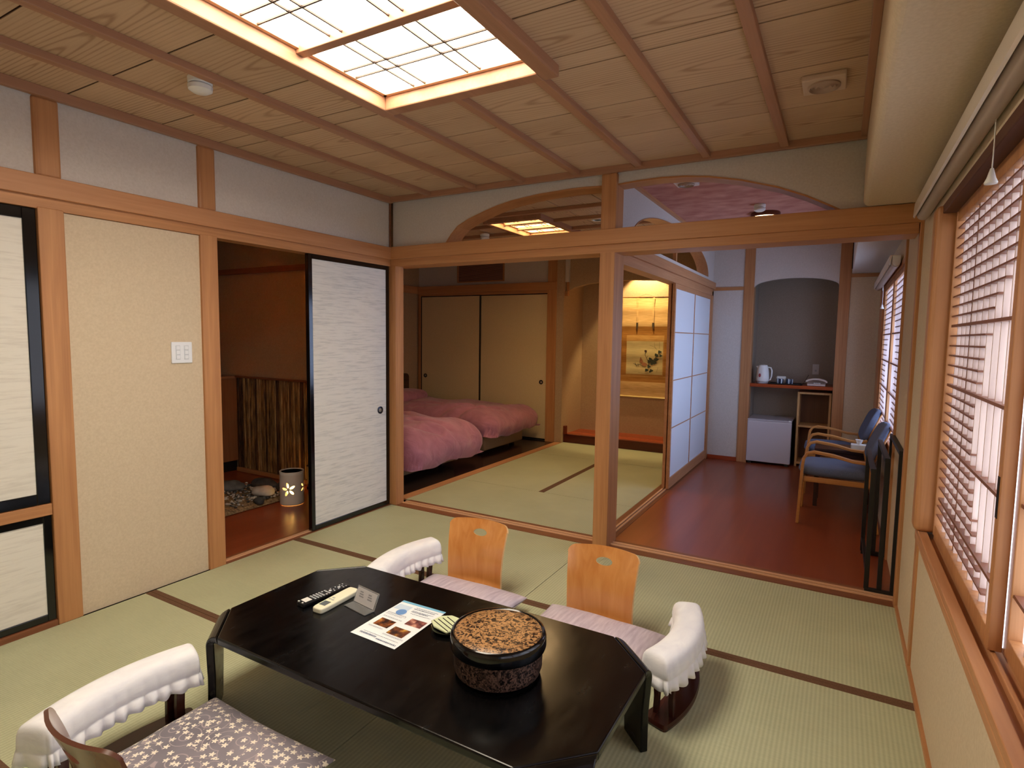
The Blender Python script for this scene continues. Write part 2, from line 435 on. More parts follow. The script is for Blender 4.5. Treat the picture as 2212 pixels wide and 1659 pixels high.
# closet doors (upper and lower) left of the closet post
def fusuma(name, label, plane, a0, a1, z0, z1, depth, fw, paper, axis='y', handle=None, frame=BLACK, pw=.026, ft=.010):
    """papered sliding door. plane = coordinate of the visible face; depth = direction away from the viewer"""
    def B(mb, a, b, c, d, p0, p1):
        lo, hi = min(p0, p1), max(p0, p1)
        return mb.box(lo, hi, a, b, c, d) if axis == 'y' else mb.box(a, b, lo, hi, c, d)
    s = 1 if depth > 0 else -1
    loc = (plane, (a0+a1)/2, z0) if axis == 'y' else ((a0+a1)/2, plane, z0)
    t = sroot(name, label, loc)
    obj('door_panel', B(MB(), a0+.01, a1-.01, z0+.01, z1-.01, plane+s*.006, plane+depth), paper, t)
    m = MB()
    for a, b, c, d in ((a0, a0+fw, z0, z1), (a1-fw, a1, z0, z1), (a0+fw, a1-fw, z1-fw, z1), (a0+fw, a1-fw, z0, z0+fw)):
        B(m, a, b, c, d, plane, plane+depth+s*.002)
    obj('door_frame', m, frame, t, bevel=.003)
    if handle:
        ha, hz = handle
        R = Matrix.Rotation(PI/2, 4, 'Y') if axis == 'y' else Matrix.Rotation(PI/2, 4, 'X')
        h = MB().lathe([(.030, 0), (.030, .006), (.024, .007), (.021, .002), (.0001, .001)], seg=28)
        sg = -s
        vs = []
        for v in h.v:
            x, y, z = v
            vs.append((plane+s*.006+sg*z, ha+x, hz+y) if axis == 'y' else (ha+x, plane+s*.006+sg*z, hz+y))
        h.v = vs
        hm = obj('door_handle', h, plain('handle_%s' % name, (58,60,70), .25, .8), t, autos=.6)
        c = MB().lathe([(.019, .0015), (.0001, .003)], seg=20)
        c.v = [((plane+s*.006+sg*v[2], ha+v[0], hz+v[1]) if axis == 'y' else (ha+v[0], plane+s*.006+sg*v[2], hz+v[1])) for v in c.v]
        obj('handle_cup', c, plain('handle_cup_%s' % name, (168,158,140), .35, .6), hm)
    return t
fusuma('door_1', 'tall white closet door with black lacquer frame', -.012, -3.32, -2.392, .607, 1.99, -.03, .052, FPAPER2)
fusuma('door_2', 'low white closet door below the wood rail', -.012, -3.32, -2.392, .03, .548, -.03, .034, FPAPER2)
fusuma('door_3', 'second tall white closet door beside the camera', -.045, -4.28, -3.28, .607, 1.99, -.03, .034, FPAPER2)
fusuma('door_4', 'second low white closet door beside the camera', -.045, -4.28, -3.28, .03, .548, -.03, .034, FPAPER2)
struct('trim_13', MB().box(-.10, -.003, YB, -2.39, .55, .605), WY, 'horizontal wood rail between closet doors', .003)
struct('trim_14', MB().box(-.10, 0, YB, -2.39, -.01, .028), THY, 'sill under the low closet doors', .002)
struct('wall_left', MB().box(-.16, -.10, YB, -2.30, 0, 2.0), DARKW, 'closet back board behind the white doors')
fusuma('door_5', 'white flecked sliding door closing half the entrance doorway', -.004, -.835, -.012, .012, 1.992, -.034, .034, FPAPER, handle=(-.118, .818))

# ================================================================== CEILING
GROOVE = plain('dark_board_groove', (52,30,20), .9, spec=.1)
def ceiling_grid(name, label, xs, ys, z, axis='x'):
    """cedar boards laid in a grid; 'axis' is the way the grain runs"""
    me = bpy.data.meshes.new(name); bm = bmesh.new()
    uvl = bm.loops.layers.uv.new('board_uv'); cl = bm.verts.layers.float_vector.new('board')
    g = .0035
    for i in range(len(xs)-1):
        for j in range(len(ys)-1):
            x0, x1, y0, y1 = xs[i]+.002, xs[i+1]-.002, ys[j]+.002, ys[j+1]-.002
            if axis == 'x': y0 += .0022; y1 -= .0022
            else: x0 += .0022; x1 -= .0022
            rnd = (random.random(), random.random(), random.random())
            vs = [bm.verts.new(p) for p in ((x0,y0,z),(x0,y1,z),(x1,y1,z),(x1,y0,z),(x0,y0,z+.02),(x0,y1,z+.02),(x1,y1,z+.02),(x1,y0,z+.02))]
            for v in vs: v[cl] = rnd
            for q in ((0,1,2,3),(4,7,6,5),(0,4,5,1),(3,2,6,7),(0,3,7,4),(1,5,6,2)):
                f = bm.faces.new([vs[k] for k in q])
                for lp in f.loops:
                    u, v = lp.vert.co.x-x0, lp.vert.co.y-y0
                    lp[uvl].uv = (u, v) if axis == 'x' else (v, u)
    for yy in (ys[1:-1] if axis == 'x' else xs[1:-1]):
        if axis == 'x': q = ((xs[0], yy-.0045), (xs[0], yy+.0045), (xs[-1], yy+.0045), (xs[-1], yy-.0045))
        else: q = ((yy-.0045, ys[0]), (yy-.0045, ys[-1]), (yy+.0045, ys[-1]), (yy+.0045, ys[0]))
        f = bm.faces.new([bm.verts.new((a, b, z+.0035)) for a, b in q]); f.material_index = 1
    bm.to_mesh(me); bm.free(); me.materials.append(CEIL); me.materials.append(GROOVE)
    o = bpy.data.objects.new(name, me); link(o)
    return props(o, label, 'ceiling', kind='structure')
LX0, LX1, LY0, LY1 = 1.304, 2.112, -2.98, -1.497   # light opening
bx_ = [0, .41, .83, 1.24, 1.655, 2.075, 2.49, 2.91, 3.305]
by_ = [YB] + [-.0815-.435*k for k in range(10, 0, -1)] + [0]
def grid_without(name, label):
    # strips around the light opening
    xs_full = bx_
    o1 = ceiling_grid('ceiling', label+' towards the back rooms', xs_full, [y for y in by_ if y > LY1-.0] and [LY1] + [y for y in by_ if y > LY1], H)
    o2 = ceiling_grid('ceiling', label+' left of the light', [0, .41, .83, 1.24, LX0], [YB]+[y for y in by_ if YB < y < LY1]+[LY1], H)
    o3 = ceiling_grid('ceiling', label+' right of the light', [LX1, 2.49, 2.91, 3.305], [YB]+[y for y in by_ if YB < y < LY1]+[LY1], H)
    o4 = ceiling_grid('ceiling', label+' behind the light', [LX0, 1.655, LX1], [YB]+[y for y in by_ if YB < y < LY0]+[LY0], H)
grid_without('ceiling', 'cedar board ceiling')
struct('ceiling', MB().box(-.3, 3.9, YB-.2, .15, H+.16, H+.2), DARKW, 'added unseen boards blocking light over the front room ceiling')  # unseen roof slab added to stop light leaks above the ceiling
for k, x in enumerate(bx_[1:-1]):
    m = MB()
    segs = [(YB, 0)] if not (LX0-.07 < x < LX1+.08) else [(YB, LY0-.07), (LY1+.07, 0)]
    for a, b in segs: m.box(x-.022, x+.022, a, b, H-.030, H+.001)
    struct('trim_%d' % (20+k), m, CBY, ['ceiling batten nearest the left wall', 'second ceiling batten from the left wall', 'ceiling batten just left of the light',
        'ceiling batten ending at middle of the light', 'ceiling batten at right edge of the light', 'ceiling batten between light and vent', 'ceiling batten left of the square vent'][k], .003)
struct('trim_30', MB().box(0, .03, YB, 0, H-.045, H), CBY, 'ceiling cornice along the left wall', .003)
struct('trim_31', MB().box(0, 3.305, -.03, 0, H-.04, H), CBX, 'ceiling cornice along the partition', .003)
struct('trim_32', MB().box(3.275, 3.305, YB, 0, H-.03, H), CBY, 'ceiling cornice along the window soffit', .003)

def shoji_light(label, x0, x1, y0, y1, z, n, axis, strength, color, group=None, mdist=None, band=.07, ztop=.03, rods=True):
    t = thing('ceiling_light', label, 'ceiling light', ((x0+x1)/2, (y0+y1)/2, z-.045), group)
    m = MB()
    zb = z-.045
    m.box(x0-band, x0, y0-band, y1+band, zb, z+.09); m.box(x1, x1+band, y0-band, y1+band, zb, z+.09)
    m.box(x0, x1, y0-band, y0, zb, z+.09); m.box(x0, x1, y1, y1+band, zb, z+.09)
    obj('frame', m, CBY, t, bevel=.006)
    zp = z+ztop
    st = (y1-y0)/n if axis == 'y' else (x1-x0)/n
    em = emit('light_panel_%d' % int(strength*100), color, strength, (255,250,240))
    for k in range(n):
        a, b = (y0+k*st, y0+(k+1)*st) if axis == 'y' else (x0+k*st, x0+(k+1)*st)
        X0, X1, Y0, Y1 = (x0, x1, a, b) if axis == 'y' else (a, b, y0, y1)
        p = obj('light_panel', MB().box(X0+.002, X1-.002, Y0+.002, Y1-.002, zp, zp+.01), em, t)
        f = MB(); fw = .02
        f.box(X0, X0+fw, Y0, Y1, zp-.014, zp); f.box(X1-fw, X1, Y0, Y1, zp-.014, zp)
        f.box(X0, X1, Y0, Y0+fw, zp-.014, zp); f.box(X0, X1, Y1-fw, Y1, zp-.014, zp)
        obj('panel_frame', f, RAILX, p, bevel=.001)
        g = MB(); W_, D_ = X1-X0, Y1-Y0; r = .0035
        for u in ((.235, .315, .60, .68) if axis == 'y' else (.40, .52)):
            g.box(X0+W_*u-r, X0+W_*u+r, Y0+fw, Y1-fw, zp-.010, zp-.003)
        for v in ((.44, .58) if axis == 'y' else (.2, .3, .62, .72)):
            g.box(X0+fw, X1-fw, Y0+D_*v-r, Y0+D_*v+r, zp-.012, zp-.005)
        obj('lattice_bar', g, MATS.get('lattice_rod') or plain('lattice_rod', (58,44,34), .5), p)
    for k in range(1, n):
        if axis == 'y': obj('cross_bar', MB().box(x0, x1, y0+k*st-.022, y0+k*st+.022, zp-.03, zp), CBX, t, bevel=.003)
        else: obj('cross_bar', MB().box(x0+k*st-.022, x0+k*st+.022, y0, y1, zp-.03, zp), CBY, t, bevel=.003)
    return t
shoji_light('large bright papered ceiling light in the front room', LX0, LX1, LY0, LY1, H, 3, 'y', L_CEIL, (255,240,216))

# ================================================================== PARTITION (y = 0)
struct('trim_40', MB().box(1.820, 1.925, 0.0, .19, 0, 2.0), WZ, 'square wood post in the middle of the partition', .005)
struct('trim_41', MB().box(1.820, 1.925, .0, .15, 2.14, 2.505), WZ, 'short post in the middle of the arched transom', .008)
struct('trim_42', MB().box(0, 3.56, .0, .19, 1.992, 2.048), WX, 'thin lintel under the partition rail', .002)
struct('trim_43', MB().box(0, 3.58, -.018, .03, 2.046, 2.145), PX, 'broad lintel rail across the partition', .003)
archL = [(.525,2.140),(.585,2.215),(.646,2.272),(.75,2.318),(.884,2.360),(1.0,2.391),(1.12,2.414),(1.344,2.437),(1.59,2.446),(1.70,2.444),(1.822,2.438)]
archR = [(1.922,2.438),(2.05,2.445),(2.20,2.447),(2.35,2.438),(2.498,2.418),(2.682,2.376),(2.883,2.312),(3.026,2.250),(3.142,2.188),(3.222,2.142)]
WALLY = (.035, .15)
pl = [(0,2.14)] + archL + [(1.822,2.51),(0,2.51)]
struct('wall_back', MB().prism(pl, *WALLY, axis='y'), PLAS_UP, 'plaster transom left of the middle post with quarter arch')
pr = [(1.922,2.51)] + archR + [(3.60,2.142),(3.60,2.51)]
struct('wall_back', MB().prism(pr, *WALLY, axis='y'), PLAS_UP, 'plaster transom right of the middle post with quarter arch')
def liner(arc, th, y0, y1, inward=-1):
    m = MB(); c = Vector((1.87, 2.14)); inner = []
    for i, p in enumerate(arc):
        a = Vector(arc[max(i-1, 0)]); b = Vector(arc[min(i+1, len(arc)-1)]); d = (b-a).normalized(); nn = Vector((-d.y, d.x))
        if nn.dot(c-Vector(p)) < 0: nn = -nn
        inner.append(tuple(Vector(p)+nn*th))
    for i in range(len(arc)-1):
        m.prism([arc[i], arc[i+1], inner[i+1], inner[i]], y0, y1, 'y')
    return m
struct('trim_44', liner(archL, .010, .03, .19), PX, 'curved wood lining of the left half arch')
struct('trim_45', liner(archR, .010, .03, .16), PX, 'curved wood lining of the right half arch')
struct('trim_46', MB().box(3.563, 3.586, -.012, .05, 0, 2.05), WZ, 'wood jamb at the window end of the partition', .004)

# ================================================================== RIGHT WALL AND MAIN WINDOW (x = 3.58)
XR = 3.58
struct('wall_right', MB().box(XR, XR+.14, YB, -.02, 0, .585), PLAS, 'beige plaster wall under the lattice window')
struct('wall_right', MB().box(XR, XR+.14, -.62, 0, .585, 2.15), PLAS, 'narrow plaster wall between partition and window')
struct('wall_right', MB().box(XR, XR+.14, YB, -.62, 1.965, 2.15), PLAS, 'strip of wall above the lattice window')
struct('wall_right', MB().box(3.305, 3.72, YB, 0, 2.145, H+.05), PLAS, 'beige boxed soffit over the window side', .03, seg=5)
struct('baseboard_right', MB().box(XR-.012, XR+.002, YB, -.02, 0, .022), WY, 'slim wood skirting under the window')
struct('trim_50', MB().box(XR-.008, XR+.06, -.685, -.615, 0, .60), WZ, 'slim wood strip below the window post', .002)
struct('trim_51', MB().box(XR-.028, XR+.09, -.715, -.615, .632, 1.99), WZ, 'reddish window post with rounded edge', .02, seg=4)
def window_unit():
    t = sroot('window_1', 'large lattice window with translucent panes on the right wall', (XR, -2.3, .585))
    m = MB().box(XR-.012, XR+.13, YB, -.62, .575, .605).box(XR-.012, XR+.022, YB, -.62, .605, .632).box(XR+.045, XR+.058, YB, -.7, .605, .628).box(XR+.082, XR+.13, YB, -.7, .605, .64)
    obj('window_sill', m, PY, t, bevel=.003)
    obj('window_head', MB().box(XR-.006, XR+.13, YB, -.62, 1.955, 1.992), wood('shaded_head', (74,42,28), (96,58,38), 'y'), t, bevel=.003)  # shade below the blind is put into this darker wood colour
    return t
win1 = window_unit()
GLASS = None
def pane_mat(name, strength, c):
    m, n, b = nt(name)
    b.inputs['Base Color'].default_value = (.6,.6,.6,1); b.inputs['Roughness'].default_value = .9
    v = coords(n, (1, 2.2, .5)); t = N(n, 'ShaderNodeTexNoise'); t.inputs['Scale'].default_value = 2.0
    n.links.new(v, t.inputs['Vector'])
    n.links.new(ramp(n, t.outputs['Fac'], [(.35, tuple(int(q*.88) for q in c)), (.65, c)]), b.inputs['Emission Color'])
    b.inputs['Emission Strength'].default_value = strength
    return m
PANE = pane_mat('daylit_frosted_pane', L_WIN, (226,236,255))
PANE2 = pane_mat('daylit_frosted_pane_corridor', L_WIN_BACK, (186,210,255))
KUM = wood('pale_lattice', (204,180,170), (226,204,194), 'z', .6)
KUMD = wood('brown_lattice', (120,76,58), (146,96,74), 'y', .5)
def lattice_panel(root, x, y0, y1, z0, z1, cx, cz, cr, pane, rungs=.039, side='near', midv=None, vsp=.092, depth=.017, rails=None):
    f = MB(); fw = .038
    f.box(x-.014, x+.016, y0, y0+fw, z0, z1); f.box(x-.014, x+.016, y1-(.012 if y1 < -.7 and y1 > -.8 else fw), y1, z0, z1)
    f.box(x-.014, x+.016, y0+fw, y1-fw, z0, z0+.05); f.box(x-.014, x+.016, y0+fw, y1-fw, z1-.045, z1)
    p = obj('sliding_screen', f, WZ, root, bevel=.002)
    obj('frosted_pane', MB().box(x+.016, x+.020, y0+.01, y1-.01, z0+.01, z1-.01), pane, p)
    v = MB(); k = 1; n = max(1, round((y1-y0-2*fw)/vsp)); st = (y1-y0-2*fw)/n
    for k in range(1, n):
        yy = y0+fw+k*st
        v.box(x+.016-depth, x+.0158, yy-.004, yy+.004, z0+.05, z1-.045)
    obj('vertical_bars', v, KUM, p)
    if midv:
        mv = MB()
        for q in midv: mv.box(x+.002, x+.015, q-.007, q+.007, z0+.05, z1-.045)
        obj('middle_bar', mv, KUMD, p)
    h = MB(); z = z1-.045-rungs
    zz = []
    q = 1.50
    while q < z1-.06: q += rungs
    q -= rungs
    while q > z0+.06:
        zz.append(q); q -= rungs
    rl = rails or [1.50, 1.265, 1.03, .795]
    for q in zz:
        a, b = y0+fw, y1-.012
        if min(abs(q-r) for r in rl) < .012: continue
        d = cr*cr-(q-cz)**2
        r = math.sqrt(d) if d > 0 else 0
        if r == 0: h.box(x-.006, x+.0155, a, b, q-.003, q+.003)
        else:
            if cx-r > a: h.box(x-.006, x+.0155, a, cx-r, q-.003, q+.003)
            if cx+r < b: h.box(x-.006, x+.0155, cx+r, b, q-.003, q+.003)
    obj('fine_rungs', h, KUMD, p)
    g = MB()
    for q in rl:
        if z0+.05 < q < z1-.05: g.box(x-.009, x+.0156, y0+fw, y1-fw, q-.005, q+.005)
    obj('cross_rails', g, KUMD, p)
    return p
WX_ = XR+.052
for i in range(3):
    y1 = -.72-1.03*i; y0 = y1-1.045
    cy = -1.765 if i < 2 else -3.9
    lattice_panel(win1, WX_+(.034 if i % 2 else 0), y0, y1, .632, 1.957, cy, 1.17, .48, PANE, midv=[y1-.36] if i != 1 else [y1-.68])
obj('finger_pull', MB().box(WX_-.0155, WX_-.0140, -1.752, -1.744, .98, 1.09).box(WX_-.0155, WX_-.0140, -1.738, -1.733, .98, 1.09), BLACKM, win1)
def blind(label, x, z, y0, y1, group):
    t = thing('roller_blind', label, 'roller blind', (x, (y0+y1)/2, z), group)
    pr = [(x-.032, z+.082), (x-.036, z+.02), (x-.030, z+.012), (x-.026, z+.02), (x-.020, z+.078), (x+.03, z+.078), (x+.03, z+.082)]
    obj('valance', MB().prism(pr, y0, y1, 'y'), plain('valance_beige', (222,212,198), .3), t)
    m = MB(); pts = []
    for k in range(9): a = PI+PI*k/8; pts.append((x+.004+.026*math.cos(a), z+.026+.026*math.sin(a)))
    body = pts + [(x+.030, z+.075), (x-.018, z+.075)]
    m.prism(body, y0+.005, y1-.005, 'y', smooth=False)
    obj('roller', m, plain('blind_fabric', (188,172,158), .7), t, autos=.5)
    for ye, dy in ((y0, -.003), (y1, .003)):
        e = MB(); e.prism([(x-.018, z+.078), (x+.03, z+.078), (x+.03, z+.03)] + [(x+.006+.022*math.cos(-PI*k/6), z+.03+.022*math.sin(-PI*k/6)) for k in range(7)], min(ye, ye+dy), max(ye, ye+dy), 'y')
        obj('end_cap', e, WHITE, t)
    return t
blind('long beige roller blind box above the large window', 3.548, 2.018, -4.1, -.22, None)
def pull(label, x, y, zt, zb, s=1.0, loop=False):
    t = thing('pull_cord', label, 'cord', (x, y, zb))
    pts = [(x, y, zt), (x+.001, y+.001, (zt+zb)/2), (x, y, zb+.03*s)]
    obj('cord', MB().tube(pts, .0016, 6), WHITE, t)
    obj('pull_knob', MB().lathe([(.0001, .042*s), (.004*s, .040*s), (.010*s, .016*s), (.015*s, .004*s), (.0145*s, 0), (.0001, .001)], (x, y, zb), 20), WHITE, t)
    if loop:
        obj('cord_loop', MB().tube([(x-.005, y+.02*math.cos(a)-.03, zt-.05+.02*math.sin(a)) for a in [2*PI*k/14 for k in range(15)]], .0014, 5), WHITE, t)
    return t
pull('white cone pull hanging on a cord by the large window', 3.565, -1.66, 2.05, 1.855)

# room closure behind the camera
struct('wall_front', MB().box(-.2, 3.8, YB-.1, YB, -.05, H+.2), PLAS, 'beige plaster wall behind the camera')

# ================================================================== CORRIDOR
struct('ceiling', MB().box(1.86, 3.32, .15, 3.55, H-.005, H+.05), PINK, 'mottled pink plaster ceiling of the corridor')
struct('trim_52', MB().box(1.88, 1.915, .16, 3.5, H-.03, H-.002), PY, 'pale wood cornice beside the pink ceiling', .002)
struct('wall_right', MB().box(3.305, 3.72, .152, 3.5, 2.15, H+.05), PLAS_UP, 'boxed soffit over the corridor window', .01)
struct('wall_right', MB().box(XR, XR+.14, 0, .80, 0, 2.16), PLAS, 'corridor wall left of the towel rack')
struct('wall_right', MB().box(XR, XR+.14, .80, 3.5, 0, .60), PLAS, 'corridor wall below the small window')
struct('wall_right', MB().box(XR, XR+.14, 3.05, 3.6, .60, 2.16), PLAS, 'corridor wall end past the small window')
struct('wall_right', MB().box(XR, XR+.14, .80, 3.05, 1.975, 2.16), PLAS, 'corridor wall above the small window')
win2 = sroot('window_2', 'smaller lattice window at the end of the corridor', (XR, 2.0, .6))
obj('window_frame', MB().box(XR-.014, XR+.03, .775, .815, 0, 2.10).box(XR-.012, XR+.06, 3.02, 3.42, .60, 1.99), WZ, win2, bevel=.004)
obj('window_sill', MB().box(XR-.012, XR+.10, .80, 3.05, .585, .62).box(XR-.006, XR+.08, .8, 3.05, 1.955, 1.99), WY, win2, bevel=.003)
lattice_panel(win2, XR+.020, 1.95, 3.02, .62, 1.957, 2.05, 1.17, .48, PANE2, midv=[2.45], vsp=.075, rungs=.047)
lattice_panel(win2, XR+.020, .82, 1.90, .62, 1.957, 1.95, 1.17, .48, PANE2, midv=[1.35], vsp=.075, rungs=.047)
blind('short roller blind box above the corridor window', 3.535, 1.945, 1.12, 3.3, None)
pull('small white cone pull at the corridor window', 3.545, 2.55, 1.96, 1.73, 1.0, True)

def bxs(name, label, m, mat_, bevel=.004): return struct(name, m, mat_, label, bevel)
YC = 3.5
struct('wall_back', MB().box(1.88, 2.24, YC, YC+.12, 0, H), PLAS_UP, 'corridor end wall left of the niche post')
struct('wall_back', MB().box(3.29, 3.72, YC, YC+.12, 0, 2.20), PLAS, 'corridor end wall right of the niche post')
bxs('trim_53', 'reddish post left of the corridor niche', MB().box(2.235, 2.345, YC-.012, YC+.12, 0, H), WZ)
bxs('trim_54', 'reddish post right of the corridor niche', MB().box(3.190, 3.298, YC-.012, YC+.12, 0, H), WZ)
bxs('trim_55', 'short rail left of the niche at lintel height', MB().box(1.905, 2.235, YC-.01, YC+.02, 2.005, 2.045), WX, .002)
bxs('trim_56', 'short rail under the corridor soffit', MB().box(3.298, XR, YC-.01, YC+.02, 2.11, 2.148), WX, .002)
bxs('trim_57', 'skirting left of the corridor niche', MB().box(1.905, 2.235, YC-.012, YC+.02, 0, .05), REDWX, .002)
na = [(2.345, 2.035)] + [(2.7675-.4225*math.cos(PI*k/16), 2.035+.092*math.sin(PI*k/16)) for k in range(1, 16)] + [(3.19, 2.035)]
struct('wall_back', MB().prism(na + [(3.19, H), (2.345, H)], YC, YC+.05, 'y'), PLAS_UP, 'plaster over the niche with shallow arch')
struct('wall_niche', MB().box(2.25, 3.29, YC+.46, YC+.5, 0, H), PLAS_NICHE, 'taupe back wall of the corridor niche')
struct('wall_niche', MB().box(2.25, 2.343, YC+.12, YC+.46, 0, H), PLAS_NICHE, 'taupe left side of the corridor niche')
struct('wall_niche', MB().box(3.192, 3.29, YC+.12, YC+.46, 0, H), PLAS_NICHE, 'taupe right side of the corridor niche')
shelf = obj('niche_shelf', MB().box(2.345, 3.19, YC+.002, YC+.46, .895, .932), REDWX, bevel=.003)
props(shelf, 'reddish wood shelf fixed across the corridor niche', 'shelf')
SHZ = .932
# fridge
t = thing('mini_fridge', 'small white fridge on the floor under the niche shelf', 'fridge', (2.575, YC+.19, 0))
FR = plain('fridge_white', (206,200,204), .3)
obj('body', MB().box(2.345, 2.805, YC+.03, YC+.43, .02, .512), plain('fridge_dark_side', (60,58,60), .4), t, bevel=.008)
obj('door', MB().box(2.342, 2.808, YC-.02, YC+.03, .028, .505), FR, t, bevel=.01, seg=3)
obj('top_cover', MB().box(2.342, 2.808, YC-.015, YC+.43, .505, .525), plain('fridge_top', (190,186,190), .3), t, bevel=.006)
for fx in (2.36, 2.75): obj('foot', MB().box(fx, fx+.04, YC+.0, YC+.04, 0, .03), BLACKM, t)
obj('hinge_cap', MB().box(2.775, 2.80, YC-.018, YC+.0, .518, .530), WHITE, t, bevel=.002)
# open cabinet
t = thing('open_shelf_unit', 'light wood open shelf unit beside the small fridge', 'shelf unit', (3.01, YC+.24, 0))
LW = wood('light_cabinet_wood', (196,150,92), (218,174,116), 'z', .5)
for fx in (2.845, 3.160): obj('side_panel', MB().box(fx, fx+.023, YC+.10, YC+.42, 0, .855), LW, t, bevel=.002)
obj('top_board', MB().box(2.868, 3.160, YC+.10, YC+.42, .832, .855), LW, t, bevel=.002)
obj('middle_shelf', MB().box(2.868, 3.160, YC+.10, YC+.42, .455, .476), LW, t, bevel=.002)
obj('bottom_board', MB().box(2.868, 3.160, YC+.10, YC+.42, .03, .055), LW, t, bevel=.002)
obj('back_board', MB().box(2.868, 3.160, YC+.40, YC+.415, .03, .855), wood('cabinet_back', (96,62,38), (120,80,50), 'z'), t)
# kettle
kx, ky = 2.468, YC+.11
t = thing('electric_kettle', 'white electric kettle at left end of niche shelf', 'kettle', (kx, ky, SHZ))
obj('base_plate', MB().lathe([(.058, 0), (.064, .004), (.062, .016), (.05, .02)], (kx, ky, SHZ), 32), plain('kettle_base_grey', (176,172,176), .35), t, autos=.6)
obj('body', MB().lathe([(.062, .021), (.070, .03), (.071, .06), (.066, .13), (.058, .185), (.053, .20), (.0001, .204)], (kx, ky, SHZ), 36), WHITE, t, autos=.7)
obj('lid', MB().lathe([(.047, .200), (.045, .212), (.02, .217), (.0001, .217)], (kx, ky, SHZ), 30), WHITE, t, autos=.6)
hp = [(kx+.050, ky-.015, SHZ+.19), (kx+.085, ky-.02, SHZ+.185), (kx+.098, ky-.02, SHZ+.15), (kx+.096, ky-.02, SHZ+.09), (kx+.084, ky-.02, SHZ+.045), (kx+.06, ky-.015, SHZ+.04)]
obj('handle', MB().sweep(hp, (0,1,0), .022, .014), WHITE, t, bevel=.004)
obj('spout', MB().prism([(kx-.054, .16), (kx-.074, .198), (kx-.05, .20)], ky-.014, ky+.014, 'y', M=Matrix.Translation((0,0,SHZ))), WHITE, t, bevel=.003)
obj('badge', MB().prism(ell(kx-.025, SHZ+.095, .012, .022, 16), ky-.073, ky-.067, 'y'), plain('badge_red', (150,50,60), .4), t)
# tray, cups, box, phone, outlet
tray = obj('tray', MB().box(2.54, 2.88, YC+.02, YC+.22, SHZ, SHZ+.006).box(2.54, 2.88, YC+.02, YC+.026, SHZ, SHZ+.014).box(2.54, 2.88, YC+.214, YC+.22, SHZ, SHZ+.014).box(2.54, 2.546, YC+.02, YC+.22, SHZ, SHZ+.014).box(2.874, 2.88, YC+.02, YC+.22, SHZ, SHZ+.014), BLACKM)
props(tray, 'flat black tray under the cups on niche shelf', 'tray')
def cup_mat():
    m, n, b = nt('banded_cup_glaze')
    tc = N(n, 'ShaderNodeTexCoord'); sp = N(n, 'ShaderNodeSeparateXYZ'); n.links.new(tc.outputs['Object'], sp.inputs[0])
    at = N(n, 'ShaderNodeMath', operation='ARCTAN2'); n.links.new(sp.outputs[1], at.inputs[0]); n.links.new(sp.outputs[0], at.inputs[1])
    mu = N(n, 'ShaderNodeMath', operation='MULTIPLY'); mu.inputs[1].default_value = 5; n.links.new(at.outputs[0], mu.inputs[0])
    si = N(n, 'ShaderNodeMath', operation='SINE'); n.links.new(mu.outputs[0], si.inputs[0])
    n.links.new(ramp(n, si.outputs[0], [(.30, (26,34,62)), (.42, (196,208,220))]), b.inputs['Base Color'])
    b.inputs['Roughness'].default_value = .2
    return m
CUPM = cup_mat()
t = thing('tea_cup', 'navy and white tea cup under the white box, nearest the kettle', 'cup', (2.655, YC+.085, SHZ+.006), 'tea cups on the niche tray')
obj('cup_body', MB().lathe([(.024, 0), (.032, .004), (.036, .03), (.036, .058), (.033, .058), (.032, .03), (.028, .008), (.0001, .007)], (0,0,0), 28), CUPM, t, world=False, autos=.7)
obj('foot_ring', MB().lathe([(.020, .0), (.022, .001), (.020, .003)], (0,0,0), 20), BLACKM, t, world=False)
dup(t, (2.755, YC+.075, SHZ+.006), .5, 'navy and white tea cup standing nearest the telephone', 'tea cups on the niche tray')
tb = thing('packet_box', 'small white packet holder standing behind the tea cups', 'box', (2.665, YC+.16, SHZ+.006))
obj('box_body', MB().box(2.612, 2.712, YC+.135, YC+.185, SHZ+.006, SHZ+.088), WHITE, tb, bevel=.012, seg=3)
obj('box_opening', MB().box(2.63, 2.695, YC+.15, YC+.17, SHZ+.087, SHZ+.0895), GREYP, tb)
# phone
px, py = 3.02, YC+.11
t = thing('telephone', 'beige desk telephone on the right of niche shelf', 'telephone', (px, py, SHZ))
PHM = plain('phone_beige', (206,190,180), .4)
obj('phone_base', MB().prism([(py-.08, SHZ+.002), (py+.09, SHZ+.002), (py+.09, SHZ+.050), (py-.08, SHZ+.022)], px-.085, px+.095, 'x'), PHM, t, bevel=.006)
obj('handset', MB().sweep([(px-.10, py-.02, SHZ+.045), (px-.075, py-.02, SHZ+.062), (px-.03, py-.02, SHZ+.074), (px+.03, py-.02, SHZ+.074), (px+.085, py-.02, SHZ+.06), (px+.112, py-.02, SHZ+.042)], (0,1,0), .045, .022), PHM, t, bevel=.008)
kb = MB()
for i in range(4):
    for j in range(3): kb.box(px-.02+i*.018, px-.008+i*.018, py-.072+j*.014, py-.063+j*.014, SHZ+.026+j*.002, SHZ+.032+j*.002)
obj('keypad', kb, WHITE, t)
obj('phone_cord', MB().tube([(px-.1, py+.02, SHZ+.02), (px-.14, py+.0, SHZ+.006), (px-.18, py+.04, SHZ+.005), (px-.13, py+.12, SHZ+.01), (px-.09, YC+.44, SHZ+.1)], .003, 6), BLACKM, t)
t = thing('wall_outlet', 'small pale outlet plate on the niche back wall', 'outlet', (3.0, YC+.455, 1.08))
obj('plate', MB().box(2.965, 3.035, YC+.452, YC+.46, 1.04, 1.16), plain('outlet_plate', (188,180,172), .5), t, bevel=.004)
obj('socket', MB().box(2.99, 3.01, YC+.450, YC+.453, 1.075, 1.095), GREYP, t)

